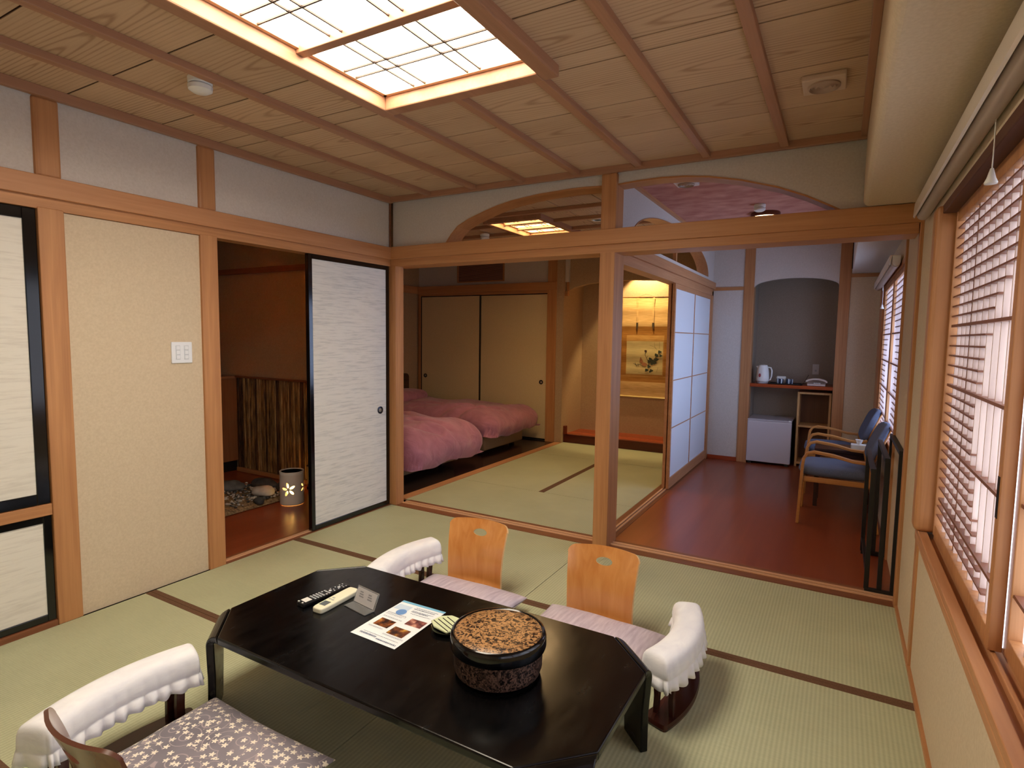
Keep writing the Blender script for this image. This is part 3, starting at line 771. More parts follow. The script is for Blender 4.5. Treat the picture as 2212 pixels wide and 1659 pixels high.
# corridor / bedroom partition (x = 1.78..1.905)
struct('trim_58', MB().box(1.79, 1.90, .19, YC, 1.945, 2.02), PY, 'lintel over the corridor paper screens', .003)
struct('trim_59', MB().box(1.885, 1.922, .19, YC, 2.02, 2.098), PY, 'lintel rail above the corridor paper screens', .003)
ar = [(.43, 2.139)] + [(1.80-1.37*math.cos(PI*k/28), 2.139+.311*math.sin(PI*k/28)**.9) for k in range(1, 28)] + [(3.17, 2.139)]
polyw = [(.15, 2.09), (YC, 2.09), (YC, 2.139)] + ar[::-1] + [(.15, 2.139)]
up = MB()
full = [(.15, 2.02), (YC, 2.02), (YC, 2.139), (.15, 2.139)]
up.prism(full, 1.80, 1.892, 'x')
for i in range(len(ar)-1):
    up.prism([ar[i], (ar[i][0], H), (ar[i+1][0], H), ar[i+1]], 1.80, 1.892, 'x')
up.prism([(.15, 2.139), (.15, H), (.43, H), (.43, 2.139)], 1.80, 1.892, 'x')
up.prism([(3.17, 2.139), (3.17, H), (YC, H), (YC, 2.139)], 1.80, 1.892, 'x')
struct('wall_corridor', up, PLAS_UP, 'pale upper wall between bedroom and corridor with arch')
lm = MB()
for i in range(len(ar)-1):
    a, b = Vector(ar[i]), Vector(ar[i+1]); c = Vector((1.8, 2.1))
    a2, b2 = a+(c-a).normalized()*.010, b+(c-b).normalized()*.010
    lm.prism([tuple(a), tuple(b), tuple(b2), tuple(a2)], 1.775, 1.897, 'x')
struct('trim_60', lm, PY, 'curved wood lining of the corridor arch')
struct('trim_61', MB().box(1.83, 1.862, 1.842, 1.878, 2.09, 2.47), WZ, 'thin upright in the corridor arch', .002)
struct('trim_62', MB().box(1.79, 1.90, 3.42, YC, 0, 2.0), WZ, 'wood post at the far end of the screens', .003)
def shoji_door(name, label, x, y0, y1, z0, z1):
    t = sroot(name, label, (x, (y0+y1)/2, z0))
    m = MB(); fw = .036
    m.box(x-.014, x+.014, y0, y0+fw, z0, z1); m.box(x-.014, x+.014, y1-fw, y1, z0, z1)
    m.box(x-.014, x+.014, y0+fw, y1-fw, z1-.05, z1); m.box(x-.014, x+.014, y0+fw, y1-fw, z0, z0+.10)
    obj('screen_frame', m, PY, t, bevel=.002)
    obj('screen_paper', MB().box(x-.0, x+.003, y0+.01, y1-.01, z0+.02, z1-.02), SHOJI, t)
    g = MB(); ym = (y0+y1)/2
    g.box(x-.008, x+.009, ym-.007, ym+.007, z0+.1, z1-.05)
    for q in (1.493, 1.041, .587): g.box(x-.006, x+.0085, y0+fw, y1-fw, q-.0045, q+.0045)
    obj('lattice', g, PY, t)
    return t
shoji_door('door_6', 'tall white paper screen facing the corridor', 1.878, 1.745, 3.45, .010, 1.95)
shoji_door('door_7', 'paper screen stacked behind on the bedroom side', 1.838, 1.755, 3.45, .010, 1.95)
# ceiling devices
def smoke(label, x, y, z, group, s=1.0):
    t = thing('smoke_detector', label, 'smoke detector', (x, y, z-.066*s), group)
    obj('base_ring', MB().lathe([(.046*s, 0), (.050*s, -.006*s), (.049*s, -.026*s), (.044*s, -.030*s), (.0001, -.030*s)], (x, y, z), 32), WHITE, t, autos=.6)
    obj('sensor_cap', MB().lathe([(.045*s, -.034*s), (.050*s, -.038*s), (.048*s, -.054*s), (.032*s, -.064*s), (.0001, -.066*s)], (x, y, z), 32).lathe([(.038*s, -.029*s), (.038*s, -.036*s)], (x, y, z), 24), WHITE, t, autos=.6)
    return t
smoke('white smoke detector on the front room ceiling', .755, -2.065, H, 'smoke detectors')
smoke('white smoke detector on the pink corridor ceiling', 2.608, 1.50, H-.005, 'smoke detectors', .9)
smoke('white smoke detector on the bedroom ceiling', -.12, 1.62, H-.02, 'smoke detectors')
def vent(label, x, y, z, w_, group, c):
    t = thing('ceiling_vent', label, 'vent', (x, y, z-.02), group)
    M = Matrix.Translation((x, y, 0))
    obj('plate', MB().box(-w_/2, w_/2, -w_/2, w_/2, z-.024, z, M=M), c, t, bevel=.005)
    prof = [(w_*.38, z-.023), (w_*.38, z-.030), (w_*.34, z-.036), (w_*.31, z-.0245), (w_*.27, z-.034), (w_*.23, z-.0245), (w_*.18, z-.034), (w_*.12, z-.0255), (.0001, z-.034)]
    obj('louvre_rings', MB().lathe(prof, (x, y, 0), 36), plain('vent_ring_%s' % len(MATS), (176,150,130), .5), t, autos=.7)
    return t
vent('square beige ceiling vent near the window soffit', 3.122, -.785, H, .165, 'ceiling vents', plain('vent_beige', (208,184,162), .5))
vent('pale speaker vent on the pink corridor ceiling', 2.243, .53, H-.005, .15, 'ceiling vents', plain('vent_white', (214,204,196), .5))
t = thing('downlight', 'round recessed downlight on the bedroom ceiling', 'downlight', (1.2, 1.52, H-.01))
obj('trim_ring', MB().lathe([(.06, 0), (.062, -.008), (.045, -.010), (.040, .0)], (1.2, 1.52, H-.0), 30), WHITE, t, autos=.6)
obj('reflector', MB().lathe([(.041, -.003), (.0001, -.003)], (1.2, 1.52, H), 24), GREYP, t)
t = thing('ceiling_lamp', 'round wood-rimmed ceiling lamp glowing in the corridor', 'ceiling lamp', (2.613, 1.86, H-.06))
obj('wood_rim', MB().lathe([(.115, 0), (.120, -.01), (.118, -.035), (.106, -.038), (.104, -.01)], (2.613, 1.86, H-.004), 40), wood('lamp_rim', (92,46,24), (120,64,34), 'x'), t, autos=.6)
obj('lamp_shade', MB().lathe([(.098, -.012), (.095, -.040), (.07, -.052), (.0001, -.056)], (2.613, 1.86, H-.004), 36), emit('warm_lamp_shade', (255,214,160), 7), t, autos=.8)

# ------------------------------------------------------------------ corridor armchairs
BW = wood('bent_beech', (176,116,58), (202,144,82), 'x', .35, 40)
BLUEF = noisy('blue_grey_fabric', (84,92,112), (100,108,130), (1,1,1), 220, .9, .4)
def armchair(label, loc, rz):
    t = thing('armchair', label, 'armchair', loc, 'bentwood armchairs in the corridor', rz)
    # faces -x; local origin under seat centre, width along y
    for s in (-1, 1):
        y = s*.262
        pts = [(-.270, y, 0), (-.262, y, .25), (-.255, y, .46), (-.248, y, .52), (-.225, y, .560), (-.18, y, .575), (-.05, y, .560), (.08, y, .530), (.16, y, .525), (.215, y, .545)]
        f = obj('arm_leg', MB().sweep(pts, (0,1,0), .045, .022), BW, t, world=False, bevel=.005)
        pts = [(.265, y*.96, 0), (.235, y*.96, .20), (.20, y*.96, .40), (.175, y*.96, .53)]
        obj('rear_leg', MB().sweep(pts, (0,1,0), .036, .024), BW, t, world=False, bevel=.004)
        obj('side_rail', MB().box(-.255, .20, y*.93-.011, y*.93+.011, .335, .375), BW, t, world=False, bevel=.003)
    for cx0 in (-.25, .18): obj('cross_rail', MB().box(cx0, cx0+.025, -.25, .25, .33, .37), BW, t, world=False, bevel=.003)
    # seat pad
    m = MB(); loops = []
    def ring(a, b, z, n=40):
        out = []
        for k in range(n):
            an = 2*PI*k/n; c, s_ = math.cos(an), math.sin(an); e = .42
            out.append((a*math.copysign(abs(c)**e, c)-.02, b*math.copysign(abs(s_)**e, s_), z))
        return out
    for a, b, z in ((.22,.20,.375),(.255,.235,.385),(.27,.25,.41),(.262,.243,.44),(.235,.215,.455),(.12,.11,.462),(.01,.01,.463)): loops.append(ring(a, b, z))
    m.loft(loops, cap0=True, cap1=True)
    obj('seat', m, BLUEF, t, world=False, weld=True)
    # back: padded curved panel leaning back
    def bf(u, v, d):
        z = .50+v; x = .195+v*.38+(u/.25)**2*-.03
        return (x+d, u, z)
    o_ = []
    n = 14
    outl = ell(0, .155, .255, .155, 40)
    outl = [(math.copysign(abs(p[0]/.255)**.55, p[0])*.245, .155+math.copysign(abs((p[1]-.155)/.155)**.55, p[1]-.155)*.15) for p in outl]
    sh = sheet(outl, [], .05, lambda u, v: bf(u, v, 0))
    b = obj('backrest', sh, BLUEF, t, world=False)
    md = b.modifiers.new('solid', 'SOLIDIFY'); md.thickness = .05; md.offset = 0
    md = b.modifiers.new('bev', 'BEVEL'); md.width = .016; md.segments = 3
    sh2 = sheet([(p[0]*.97, .155+(p[1]-.155)*.97) for p in outl], [], .06, lambda u, v: bf(u, v, .032))
    b2 = obj('back_shell', sh2, BW, t, world=False)
    md = b2.modifiers.new('solid', 'SOLIDIFY'); md.thickness = .012; md.offset = 0
    return t
ch = armchair('bentwood armchair with blue-grey seat nearest the towel rack', (3.285, 1.60, 0), 0)
dup(ch, (3.27, 2.62, 0), .03, 'bentwood armchair with blue-grey seat beyond the side table', 'bentwood armchairs in the corridor')
t = thing('side_table', 'low dark side table between the two corridor armchairs', 'table', (3.33, 2.10, 0))
obj('table_top', MB().box(3.09, 3.55, 1.92, 2.27, .485, .51), DKBR, t, bevel=.004)
for x in (3.115, 3.525):
    for y in (1.945, 2.245): obj('leg', MB().box(x-.016, x+.016, y-.016, y+.016, 0, .485), DKBR, t)
for yy in (1.94, 2.232): obj('apron', MB().box(3.115, 3.525, yy, yy+.016, .44, .485), DKBR, t)
t = thing('tissue_box', 'white tissue box on the low dark side table', 'box', (3.43, 2.04, .51))
obj('box_body', MB().box(3.36, 3.48, 1.98, 2.06, .51, .56), WHITE, t, bevel=.004)
obj('tissue', MB().loft([[(3.42+r*math.cos(a)*(1+.3*math.sin(3*a)), 2.02+r*math.sin(a), z) for a in [2*PI*k/12 for k in range(12)]] for r, z in ((.012,.56),(.02,.58),(.026,.60))]), plain('tissue_paper', (240,240,240), .9), t)
# towel rack
t = thing('towel_rack', 'black three-rail towel rack beside the corridor wall', 'towel rack', (3.50, .50, 0))
for i, y in enumerate((.15, .84)):
    m = MB()
    m.box(3.432, 3.574, y-.012, y+.012, .0, .026)
    for x, h in ((3.440, .70), (3.503, .768), (3.566, .815)): m.box(x-.012, x+.012, y-.011, y+.011, .02, h)
    obj('end_frame', m, BLACKM, t, bevel=.002)
for x, h in ((3.440, .70), (3.503, .768), (3.566, .815)):
    obj('top_rail', MB().box(x-.013, x+.013, .138, .852, h-.006, h+.018), BLACKM, t, bevel=.002)
obj('lower_rail', MB().box(3.430, 3.450, .15, .84, .10, .118), BLACKM, t, bevel=.002)

# ================================================================== BEDROOM
xs = [-2.5+.0] + [-2.1, -1.7, -1.3, -.9, -.5, -.1, .3, .7, 1.1, 1.5, 1.82]
def bed_ceiling():
    ys = [.15, .48, .905, 1.33, 1.755, 2.18, 2.605, 3.03, 3.52]
    BX0, BX1, BY0, BY1 = .27, .79, 1.10, 1.92
    ceiling_grid('ceiling', 'cedar board ceiling of the bedroom near the partition', xs, [.15, .48, .905, BY0], H, 'y')
    ceiling_grid('ceiling', 'cedar board ceiling of the bedroom beyond its light', xs, [BY1, 2.18, 2.605, 3.03, 3.52], H, 'y')
    ceiling_grid('ceiling', 'cedar board ceiling left of the bedroom light', [q for q in xs if q < BX0]+[BX0], [BY0, 1.33, 1.755, BY1], H, 'y')
    ceiling_grid('ceiling', 'cedar board ceiling right of the bedroom light', [BX1]+[q for q in xs if q > BX1], [BY0, 1.33, 1.755, BY1], H, 'y')
    struct('ceiling', MB().box(-2.9, 3.9, .15, 4.3, H+.16, H+.2).box(-2.9, -2.75, -2, 4.3, -.05, H+.2).box(-2.9, 3.9, 4.18, 4.3, -.05, H+.2).box(3.74, 3.9, 0, 4.3, -.05, H+.2), DARKW, 'added unseen boards blocking light over and around the bedroom')  # unseen outer shell, added so that no sky light leaks in
    shoji_light('small amber papered ceiling light in the bedroom', BX0, BX1, BY0, BY1, H, 3, 'y', L_BED, (255,214,150), band=.05, ztop=.02)
    for k, y in enumerate(ys[1:-1]):
        m = MB()
        if BY0-.05 < y < BY1+.05: m.box(-2.5, BX0-.05, y-.018, y+.018, H-.03, H); m.box(BX1+.05, 1.80, y-.018, y+.018, H-.03, H)
        else: m.box(-2.5, 1.80, y-.018, y+.018, H-.03, H)
        struct('trim_%d' % (70+k), m, CBX, 'bedroom ceiling batten, number %s from the partition arch' % ['one','two','three','four','five','six','seven'][k], .003)
bed_ceiling()
YF = 3.4
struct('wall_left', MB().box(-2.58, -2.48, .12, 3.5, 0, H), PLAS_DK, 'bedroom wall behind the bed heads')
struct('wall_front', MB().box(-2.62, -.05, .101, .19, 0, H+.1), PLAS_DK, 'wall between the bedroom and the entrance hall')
struct('wall_back', MB().box(-2.48, .05, YF+.04, YF+.10, 2.17, H), PLAS_UP, 'plaster above the bedroom closet doors')
struct('trim_80', MB().box(-2.455, -2.41, YF-.01, YF+.1, 0, 2.1), WZ, 'post left of the bedroom closet doors', .003)
struct('trim_81', MB().box(-.235, -.10, YF-.02, YF+.1, 0, 2.1), WZ, 'broad post right of the bedroom closet doors', .004)
struct('trim_82', MB().box(-.235, -.10, YF-.01, YF+.1, 2.17, H), WZ, 'upper post right of the air grille', .004)
struct('trim_83', MB().box(-2.48, -.10, YF-.035, YF+.06, 2.065, 2.172), PX, 'lintel rail above the bedroom closet doors', .003)
struct('trim_84', MB().box(-2.41, -.235, YF-.0, YF+.06, 2.028, 2.066), WX, 'lintel under the bedroom closet rail', .002)
struct('trim_85', MB().box(-2.482, -2.44, .19, YF, 2.065, 2.172), PY, 'lintel rail on the bed head wall', .003)
struct('trim_86', MB().box(-2.41, -.235, YF-.02, YF+.06, -.005, .012), BLACKM, 'dark sill under the bedroom closet doors')
fusuma('door_8', 'cream closet door left in the bedroom, behind the beds', YF+.0, -2.41, -1.325, .012, 2.028, .03, .013, CREAM, 'x', handle=(-2.325, .815))
fusuma('door_9', 'cream closet door right in the bedroom, beside the post', YF+.034, -1.345, -.238, .012, 2.028, .02, .013, CREAM, 'x', handle=(-.335, .81))
# air grille
t = thing('air_grille', 'dark slatted air grille above the bedroom closet', 'air grille', (-1.345, YF, 2.225))
gm = MB(); x0, x1, z0, z1 = -1.745, -.945, 2.215, 2.495
gm.box(x0, x1, YF+.015, YF+.042, z0, z0+.016).box(x0, x1, YF+.015, YF+.042, z1-.016, z1).box(x0, x0+.016, YF+.015, YF+.042, z0, z1).box(x1-.016, x1, YF+.015, YF+.042, z0, z1)
obj('frame', gm, WX, t, bevel=.002)
sm_ = MB(); z = z0+.024
while z < z1-.02:
    sm_.box(x0+.016, x1-.016, YF+.02, YF+.036, z, z+.009); z += .0165
obj('slats', sm_, wood('grille_slat', (150,112,98), (174,134,118), 'x'), t)
obj('dark_backing', MB().box(x0+.01, x1-.01, YF+.0365, YF+.0395, z0+.01, z1-.01), BLACKM, t)
# plaster between closet post and alcove
struct('wall_back', MB().box(-.10, 0, YF+.0, 4.10, 0, H), PLAS_DK, 'narrow plaster pier beside the alcove')
YT = 4.06
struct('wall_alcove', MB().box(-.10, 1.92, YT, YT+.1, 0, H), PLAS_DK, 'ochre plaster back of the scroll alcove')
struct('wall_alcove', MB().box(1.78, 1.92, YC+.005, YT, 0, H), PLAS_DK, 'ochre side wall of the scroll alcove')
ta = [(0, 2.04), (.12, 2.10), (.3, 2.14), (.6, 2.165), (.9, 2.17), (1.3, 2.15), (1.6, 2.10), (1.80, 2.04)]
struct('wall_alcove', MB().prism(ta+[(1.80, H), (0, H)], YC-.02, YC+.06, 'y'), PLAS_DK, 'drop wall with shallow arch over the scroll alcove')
struct('trim_87', MB().box(-.10, .04, YF+.03, YF+.09, 1.985, 2.05).box(.01, .045, YC-.04, YC+.0, 2.05, H), WX, 'short lintel stub beside the alcove', .002)
struct('ceiling', MB().box(-.1, 1.92, YC, YT+.1, H-.01, H+.04), PLAS_DK, 'ceiling of the scroll alcove')
t = thing('alcove_platform', 'raised red-brown wood platform under the hanging scroll', 'platform', (.9, 3.78, 0))
obj('deck', MB().box(0.0, 1.78, YC+.03, YT, .02, .108), REDWX, t)
obj('front_beam', MB().box(-.005, 1.785, YC-.02, YC+.035, .0, .112), wood('platform_front', (72,26,16), (100,40,24), 'x', .2, 20), t, bevel=.003)
obj('end_block', MB().box(-.01, .035, YC-.03, YC+.03, .112, .225), wood('platform_block', (96,38,20), (120,52,30), 'z', .3), t, bevel=.003)

# hanging scroll -------------------------------------------------------
YS = YT-.022
t = thing('hanging_scroll', 'gold silk hanging scroll with a flower and bird painting', 'scroll', (.93, YS, .60))
SILK = noisy('gold_silk', (188,138,72), (216,170,104), (1.2,1,12), 6, .55, .1)
SILK2 = noisy('tan_silk', (206,166,108), (230,194,140), (1.2,1,12), 6, .55, .1)
SILK3 = noisy('brown_silk', (160,108,48), (186,132,66), (1.2,1,12), 6, .55, .1)
sx0, sx1 = .600, 1.262
def wave(x0, x1, z0, z1, dy, mat_, name, par, nz=14):
    m = MB(); vs = []; fs = []; nx = 6
    for j in range(nz+1):
        for i in range(nx+1):
            x = x0+(x1-x0)*i/nx; z = z0+(z1-z0)*j/nz
            vs.append((x, YS-dy+.003*math.sin(z*30)+.002*math.sin(z*11+x*4), z))
    for j in range(nz):
        for i in range(nx): a = j*(nx+1)+i; fs.append((a, a+1, a+nx+2, a+nx+1))
    m.add(vs, fs, 0, True); return obj(name, m, mat_, par)
bk = wave(sx0, sx1, .64, 1.985, 0, SILK, 'silk_mount', t, 60)
wave(sx0+.001, sx1-.001, 1.595, 1.985, .0012, SILK2, 'upper_silk', t, 26)
wave(sx0+.001, sx1-.001, 1.48, 1.595, .0012, SILK3, 'brown_band', t, 8)
wave(sx0+.001, sx0+.072, .93, 1.48, .0012, SILK3, 'side_border', t, 26)
wave(sx1-.072, sx1-.001, .93, 1.48, .0012, SILK3, 'side_border', t, 26)
wave(sx0+.001, sx1-.001, .84, .905, .0012, SILK3, 'brown_band', t, 6)
wave(sx0+.001, sx1-.001, .64, .84, .0012, SILK2, 'lower_silk', t, 12)
pt = wave(.675, 1.178, .945, 1.395, .0024, noisy('aged_painting_paper', (206,190,140), (226,208,156), (1,1,9), 6, .8), 'painting', t, 24)
LEAF = plain('ink_leaf', (58,66,54), .8); INK = plain('ink_line', (74,60,46), .8); PETAL = plain('ink_petal', (176,120,84), .8); DARKF = plain('dark_flower', (50,14,20), .8)
def flat(pts, d=.0045): return [(x, YS-d-.003+.003*math.sin(z*30)+.002*math.sin(z*11+x*4), z) for x, z in pts]
lm = MB(); random.seed(3)
for lx, lz, s in ((1.03,1.135,.03),(1.06,1.12,.03),(1.0,1.12,.028),(1.085,1.145,.026),(1.04,1.10,.028),(1.075,1.105,.022),(1.10,1.155,.024),(1.09,1.215,.022),(1.135,1.255,.024),(1.15,1.205,.02),(1.105,1.20,.02),(.995,1.055,.022),(.965,1.005,.024),(1.03,1.0,.024),(1.015,.985,.016),(1.01,1.16,.02)):
    a0 = random.random()*6; pts = []
    for k in range(12):
        an = 2*PI*k/12+a0; r = s*(1+.25*math.cos(3*an)); pts.append((lx+r*math.cos(an), lz+r*.8*math.sin(an)))
    lm.add(flat(pts), [list(range(12))])
obj('painted_leaves', lm, LEAF, pt)
im = MB()
def stroke(ps, wd):
    for (a, b), (c, d) in zip(ps[:-1], ps[1:]):
        v = Vector((c-a, d-b)); n_ = Vector((-v.y, v.x)).normalized()*wd
        im.add(flat([(a+n_.x, b+n_.y), (c+n_.x, d+n_.y), (c-n_.x, d-n_.y), (a-n_.x, b-n_.y)], .004), [(0,1,2,3)])
stroke([(1.0,1.05),(.985,1.12),(.96,1.17),(.94,1.21),(.945,1.25)], .0025); stroke([(.96,1.17),(.98,1.2)], .002); stroke([(.985,1.12),(1.05,1.14),(1.13,1.24)], .002)
stroke([(.78,1.09),(.82,1.065),(.86,1.075),(.92,1.06),(1.0,1.08)], .003); stroke([(.80,1.10),(.83,1.05)], .003); stroke([(.84,1.09),(.85,1.05)], .003)
stroke([(1.06,1.38),(1.07,1.31),(1.10,1.28)], .001); stroke([(1.13,1.39),(1.13,1.30)], .001); stroke([(1.0,1.34),(1.06,1.32),(1.09,1.30)], .001); stroke([(.85,.97),(.95,.96),(1.0,.965)], .001); stroke([(1.1,.98),(1.12,1.05)], .001)
obj('painted_branches', im, INK, pt)
bm_ = MB()
bm_.add(flat([(.862,1.11),(.868,1.15),(.873,1.175),(.882,1.18),(.888,1.165),(.90,1.145),(.915,1.12),(.905,1.10),(.88,1.10)]), [list(range(9))])
bm_.add(flat([(.885,1.09),(.92,1.11),(.955,1.10),(.975,1.08),(.95,1.055),(.91,1.06)], .0047), [list(range(6))])
obj('painted_bird', bm_, PETAL, pt)
obj('painted_flower', MB().add(flat([(.925,1.262),(.935,1.275),(.95,1.276),(.965,1.262),(.955,1.252),(.94,1.25)]), [list(range(6))]) or (lambda q: q)(MB()), DARKF, pt) if False else None
fm = MB(); fm.add(flat([(.925,1.262),(.935,1.275),(.95,1.276),(.965,1.262),(.955,1.252),(.94,1.25)]), [list(range(6))]); obj('painted_flower', fm, DARKF, pt)
obj('top_rod', MB().tube([(sx0-.005, YS, 1.992), (sx1+.01, YS, 1.988)], .006, 8), THX, t)
obj('bottom_rod', MB().tube([(sx0-.02, YS-.004, .632), (sx1+.02, YS-.004, .632)], .011, 12), plain('ivory_rod', (236,214,150), .3), t)
obj('hanging_cord', MB().tube([(.82, YS, 1.994), (.928, YS-.004, 2.03), (1.04, YS, 1.994)], .002, 6), THX, t)
for x in (.815, 1.035):
    r_ = MB().box(x-.012, x+.012, YS-.010, YS-.007, 1.64, 1.98); ro = obj('ribbon', r_, SILK2, t)
    obj('tassel', MB().box(x-.012, x+.014, YS-.012, YS-.008, 1.585, 1.645).tube([(x, YS-.01, 1.585), (x+.004, YS-.01, 1.555)], .006, 6), INK, ro)
# alcove spotlight
t = thing('spotlight', 'small recessed spotlight hidden above the hanging scroll', 'spotlight', (.93, 3.78, H-.05))
obj('housing', MB().lathe([(.045, .0), (.045, -.035), (.038, -.035), (.036, -.004)], (.93, 3.78, H-.01), 24), BLACKM, t)
sd = bpy.data.lights.new('alcove_bulb', 'SPOT'); sd.energy = SPOT_TOKO*2.2; sd.color = (1.0, .70, .32); sd.spot_size = math.radians(84); sd.spot_blend = .35; sd.shadow_soft_size = .02
so = bpy.data.objects.new('alcove_bulb', sd); link(so, t); so.location = (0, 0, -.0); so.rotation_euler = (math.radians(18), 0, 0)

# beds ---------------------------------------------------------------
def duvet_mat(name, c1, c2):
    m, n, b = nt(name)
    v = coords(n, (1,1,1)); t_ = N(n, 'ShaderNodeTexNoise'); t_.inputs['Scale'].default_value = 6; t_.inputs['Detail'].default_value = 4
    t_.inputs['Distortion'].default_value = 1.2
    n.links.new(v, t_.inputs['Vector'])
    n.links.new(ramp(n, t_.outputs['Fac'], [(.3, c1), (.7, c2)]), b.inputs['Base Color'])
    b.inputs['Roughness'].default_value = .85; b.inputs['Sheen Weight'].default_value = .3
    bp = N(n, 'ShaderNodeBump'); bp.inputs['Strength'].default_value = .5; bp.inputs['Distance'].default_value = .03
    n.links.new(t_.outputs['Fac'], bp.inputs['Height']); n.links.new(bp.outputs[0], b.inputs['Normal'])
    return m
DUV = duvet_mat('mauve_pink_cotton', (160,100,120), (180,119,138))
BEDB = noisy('tan_bed_fabric', (150,124,92), (162,136,104), (1,1,1), 150, .9)
def bed(label, y0, y1, xf, dx, seed, sag=()):
    xh = -2.40
    t = thing('bed', label, 'bed', ((xh+xf)/2, (y0+y1)/2, 0), 'beds side by side in the back room')
    obj('bed_base', MB().box(xh, xf, y0+.03, y1-.03, .05, .27), BEDB, t, bevel=.02, seg=3)
    obj('mattress', MB().box(xh, xf, y0+.02, y1-.02, .27, .44), plain('mattress_white_%d' % seed, (220,214,208), .9), t, bevel=.04, seg=3)
    for x in (xh+.12, xf-.12):
        for y in (y0+.12, y1-.12): obj('leg', MB().box(x-.025, x+.025, y-.025, y+.025, 0, .05), BLACKM, t)
    hp = [(y0, .05), (y1, .05)] + [(y1-.06+.06*math.cos(a), .80+.06*math.sin(a)) for a in (0, .4, .8, 1.2, PI/2)] + [(y0+.06-.06*math.sin(a), .80+.06*math.cos(a)) for a in (0, .4, .8, 1.2, PI/2)]
    obj('headboard', MB().prism(hp, xh-.07, xh-.01, 'x'), wood('headboard_%d' % seed, (60,38,26), (84,56,38), 'y'), t, bevel=.006)
    return t
def duvet(label, x0, x1, y0, y1, zt, zlow, seed, folds):
    """puffy quilt: a closed cushion draped over bed edges; returned as one top-level mesh"""
    nx, ny = 84, 56; vs = []; fs = []
    def ht(u, v):
        ex = max(0, (x0+u*(x1-x0))-(x1-.30))/.30; ey0 = max(0, .20-v*(y1-y0))/.20; ey1 = max(0, v*(y1-y0)-((y1-y0)-.20))/.20
        e = 1-min(1, (ex**2.6+ey0**2.6+ey1**2.6))
        base = zt-(1-max(e, 0)**.42)*(zt-zlow)
        X, Y = x0+u*(x1-x0), y0+v*(y1-y0)
        n1 = noise.noise(Vector((X*2.1+seed, Y*2.3, 0)))*.045+noise.noise(Vector((X*6+seed, Y*5, 3)))*.014
        rid = 0
        for (a, b, cc, dd, amp) in folds:
            px_, py_ = Vector((X, Y)), Vector((a, b)); q = Vector((cc, dd)); d = q-py_; tt = max(0, min(1, (px_-py_).dot(d)/d.dot(d)))
            dist = (px_-(py_+d*tt)).length; rid -= amp*math.exp(-(dist/.028)**2); rid += amp*.7*math.exp(-((dist-.09)/.07)**2)
        return base+n1+rid
    for j in range(ny+1):
        for i in range(nx+1):
            u, v = i/nx, j/ny
            u2 = 1-(1-u)**1.35 if u > 0 else 0
            z = ht(u2, v); X, Y = x0+u2*(x1-x0), y0+v*(y1-y0)
            # bulge sideways at low parts
            k = (zt-z)/max(zt-zlow, .01)
            if u2 > .8: X += .05*math.sin(min(1, k)*PI)+noise.noise(Vector((Y*7+seed, z*6, 1)))*.035*k
            if v < .2: Y -= .04*math.sin(min(1, k)*PI)+noise.noise(Vector((X*6, z*6, 5+seed)))*.02*k
            if v > .8: Y += .03*math.sin(min(1, k)*PI)
            vs.append((X, Y, z))
    for j in range(ny):
        for i in range(nx): a = j*(nx+1)+i; fs.append((a, a+1, a+nx+2, a+nx+1))
    # underside
    o = len(vs)
    for j in range(ny+1):
        for i in range(nx+1):
            X, Y, Z = vs[j*(nx+1)+i]; cx_, cy_ = (x0+x1)/2, (y0+y1)/2
            s = .985
            vs.append((cx_+(X-cx_)*s, cy_+(Y-cy_)*s, max(min(Z-.02, zt-.12), zlow-.005) if Z-.02 > zlow else Z-.004))
    for j in range(ny):
        for i in range(nx): a = o+j*(nx+1)+i; fs.append((a, a+nx+1, a+nx+2, a+1))
    border = [i for i in range(nx+1)] + [j*(nx+1)+nx for j in range(1, ny+1)] + [ny*(nx+1)+i for i in range(nx-1, -1, -1)] + [j*(nx+1) for j in range(ny-1, 0, -1)]
    for a, b in zip(border, border[1:]+border[:1]): fs.append((b, a, a+o, b+o))
    m = MB(); m.add(vs, fs, 0, True)
    q = obj('duvet', m, DUV)
    return props(q, label, 'duvet', 'mauve duvets on the two beds')
bed('bed nearer the front room, its tan base half hidden', .56, 1.55, -.42, 0, 1)
bed('bed against the cream closet doors', 2.10, 3.12, -.42, 0, 2)
duvet('mauve duvet puffed over the nearer bed', -2.05, -.10, .40, 1.62, .545, .17, 3, [(-.55,.95,-.20,1.05,.03),(-1.0,1.35,-.6,1.15,.02),(-.45,.5,-.2,.9,.03)])
duvet('mauve duvet folded over the bed by the closet', -2.0, -.24, 2.0, 3.22, .535, .24, 9, [(-1.5,2.1,-.9,2.35,.035),(-1.1,2.0,-.7,2.3,.04),(-.75,2.05,-.45,2.45,.04),(-1.9,2.2,-1.3,2.5,.03)])
for nm, yy, lb in (('pillow', 1.05, 'mauve pillow at the head of the nearer bed'), ('pillow', 2.62, 'mauve pillow at the head of the bed by the closet')):
    m = MB(); loops = []
    for k in range(11):
        a = -PI/2+PI*k/10; r = max(.02, math.cos(a)**.45 if math.cos(a) > 0 else .02)
        loops.append([(-2.10+.24*r*math.copysign(abs(math.cos(b))**.5, math.cos(b)), yy+.36*r*math.copysign(abs(math.sin(b))**.5, math.sin(b)), .57+.10*math.sin(a)) for b in [2*PI*q/32 for q in range(32)]])
    m.loft(loops, cap0=True, cap1=True); p = obj(nm, m, DUV, weld=True)
    props(p, lb, 'pillow', 'mauve pillows')

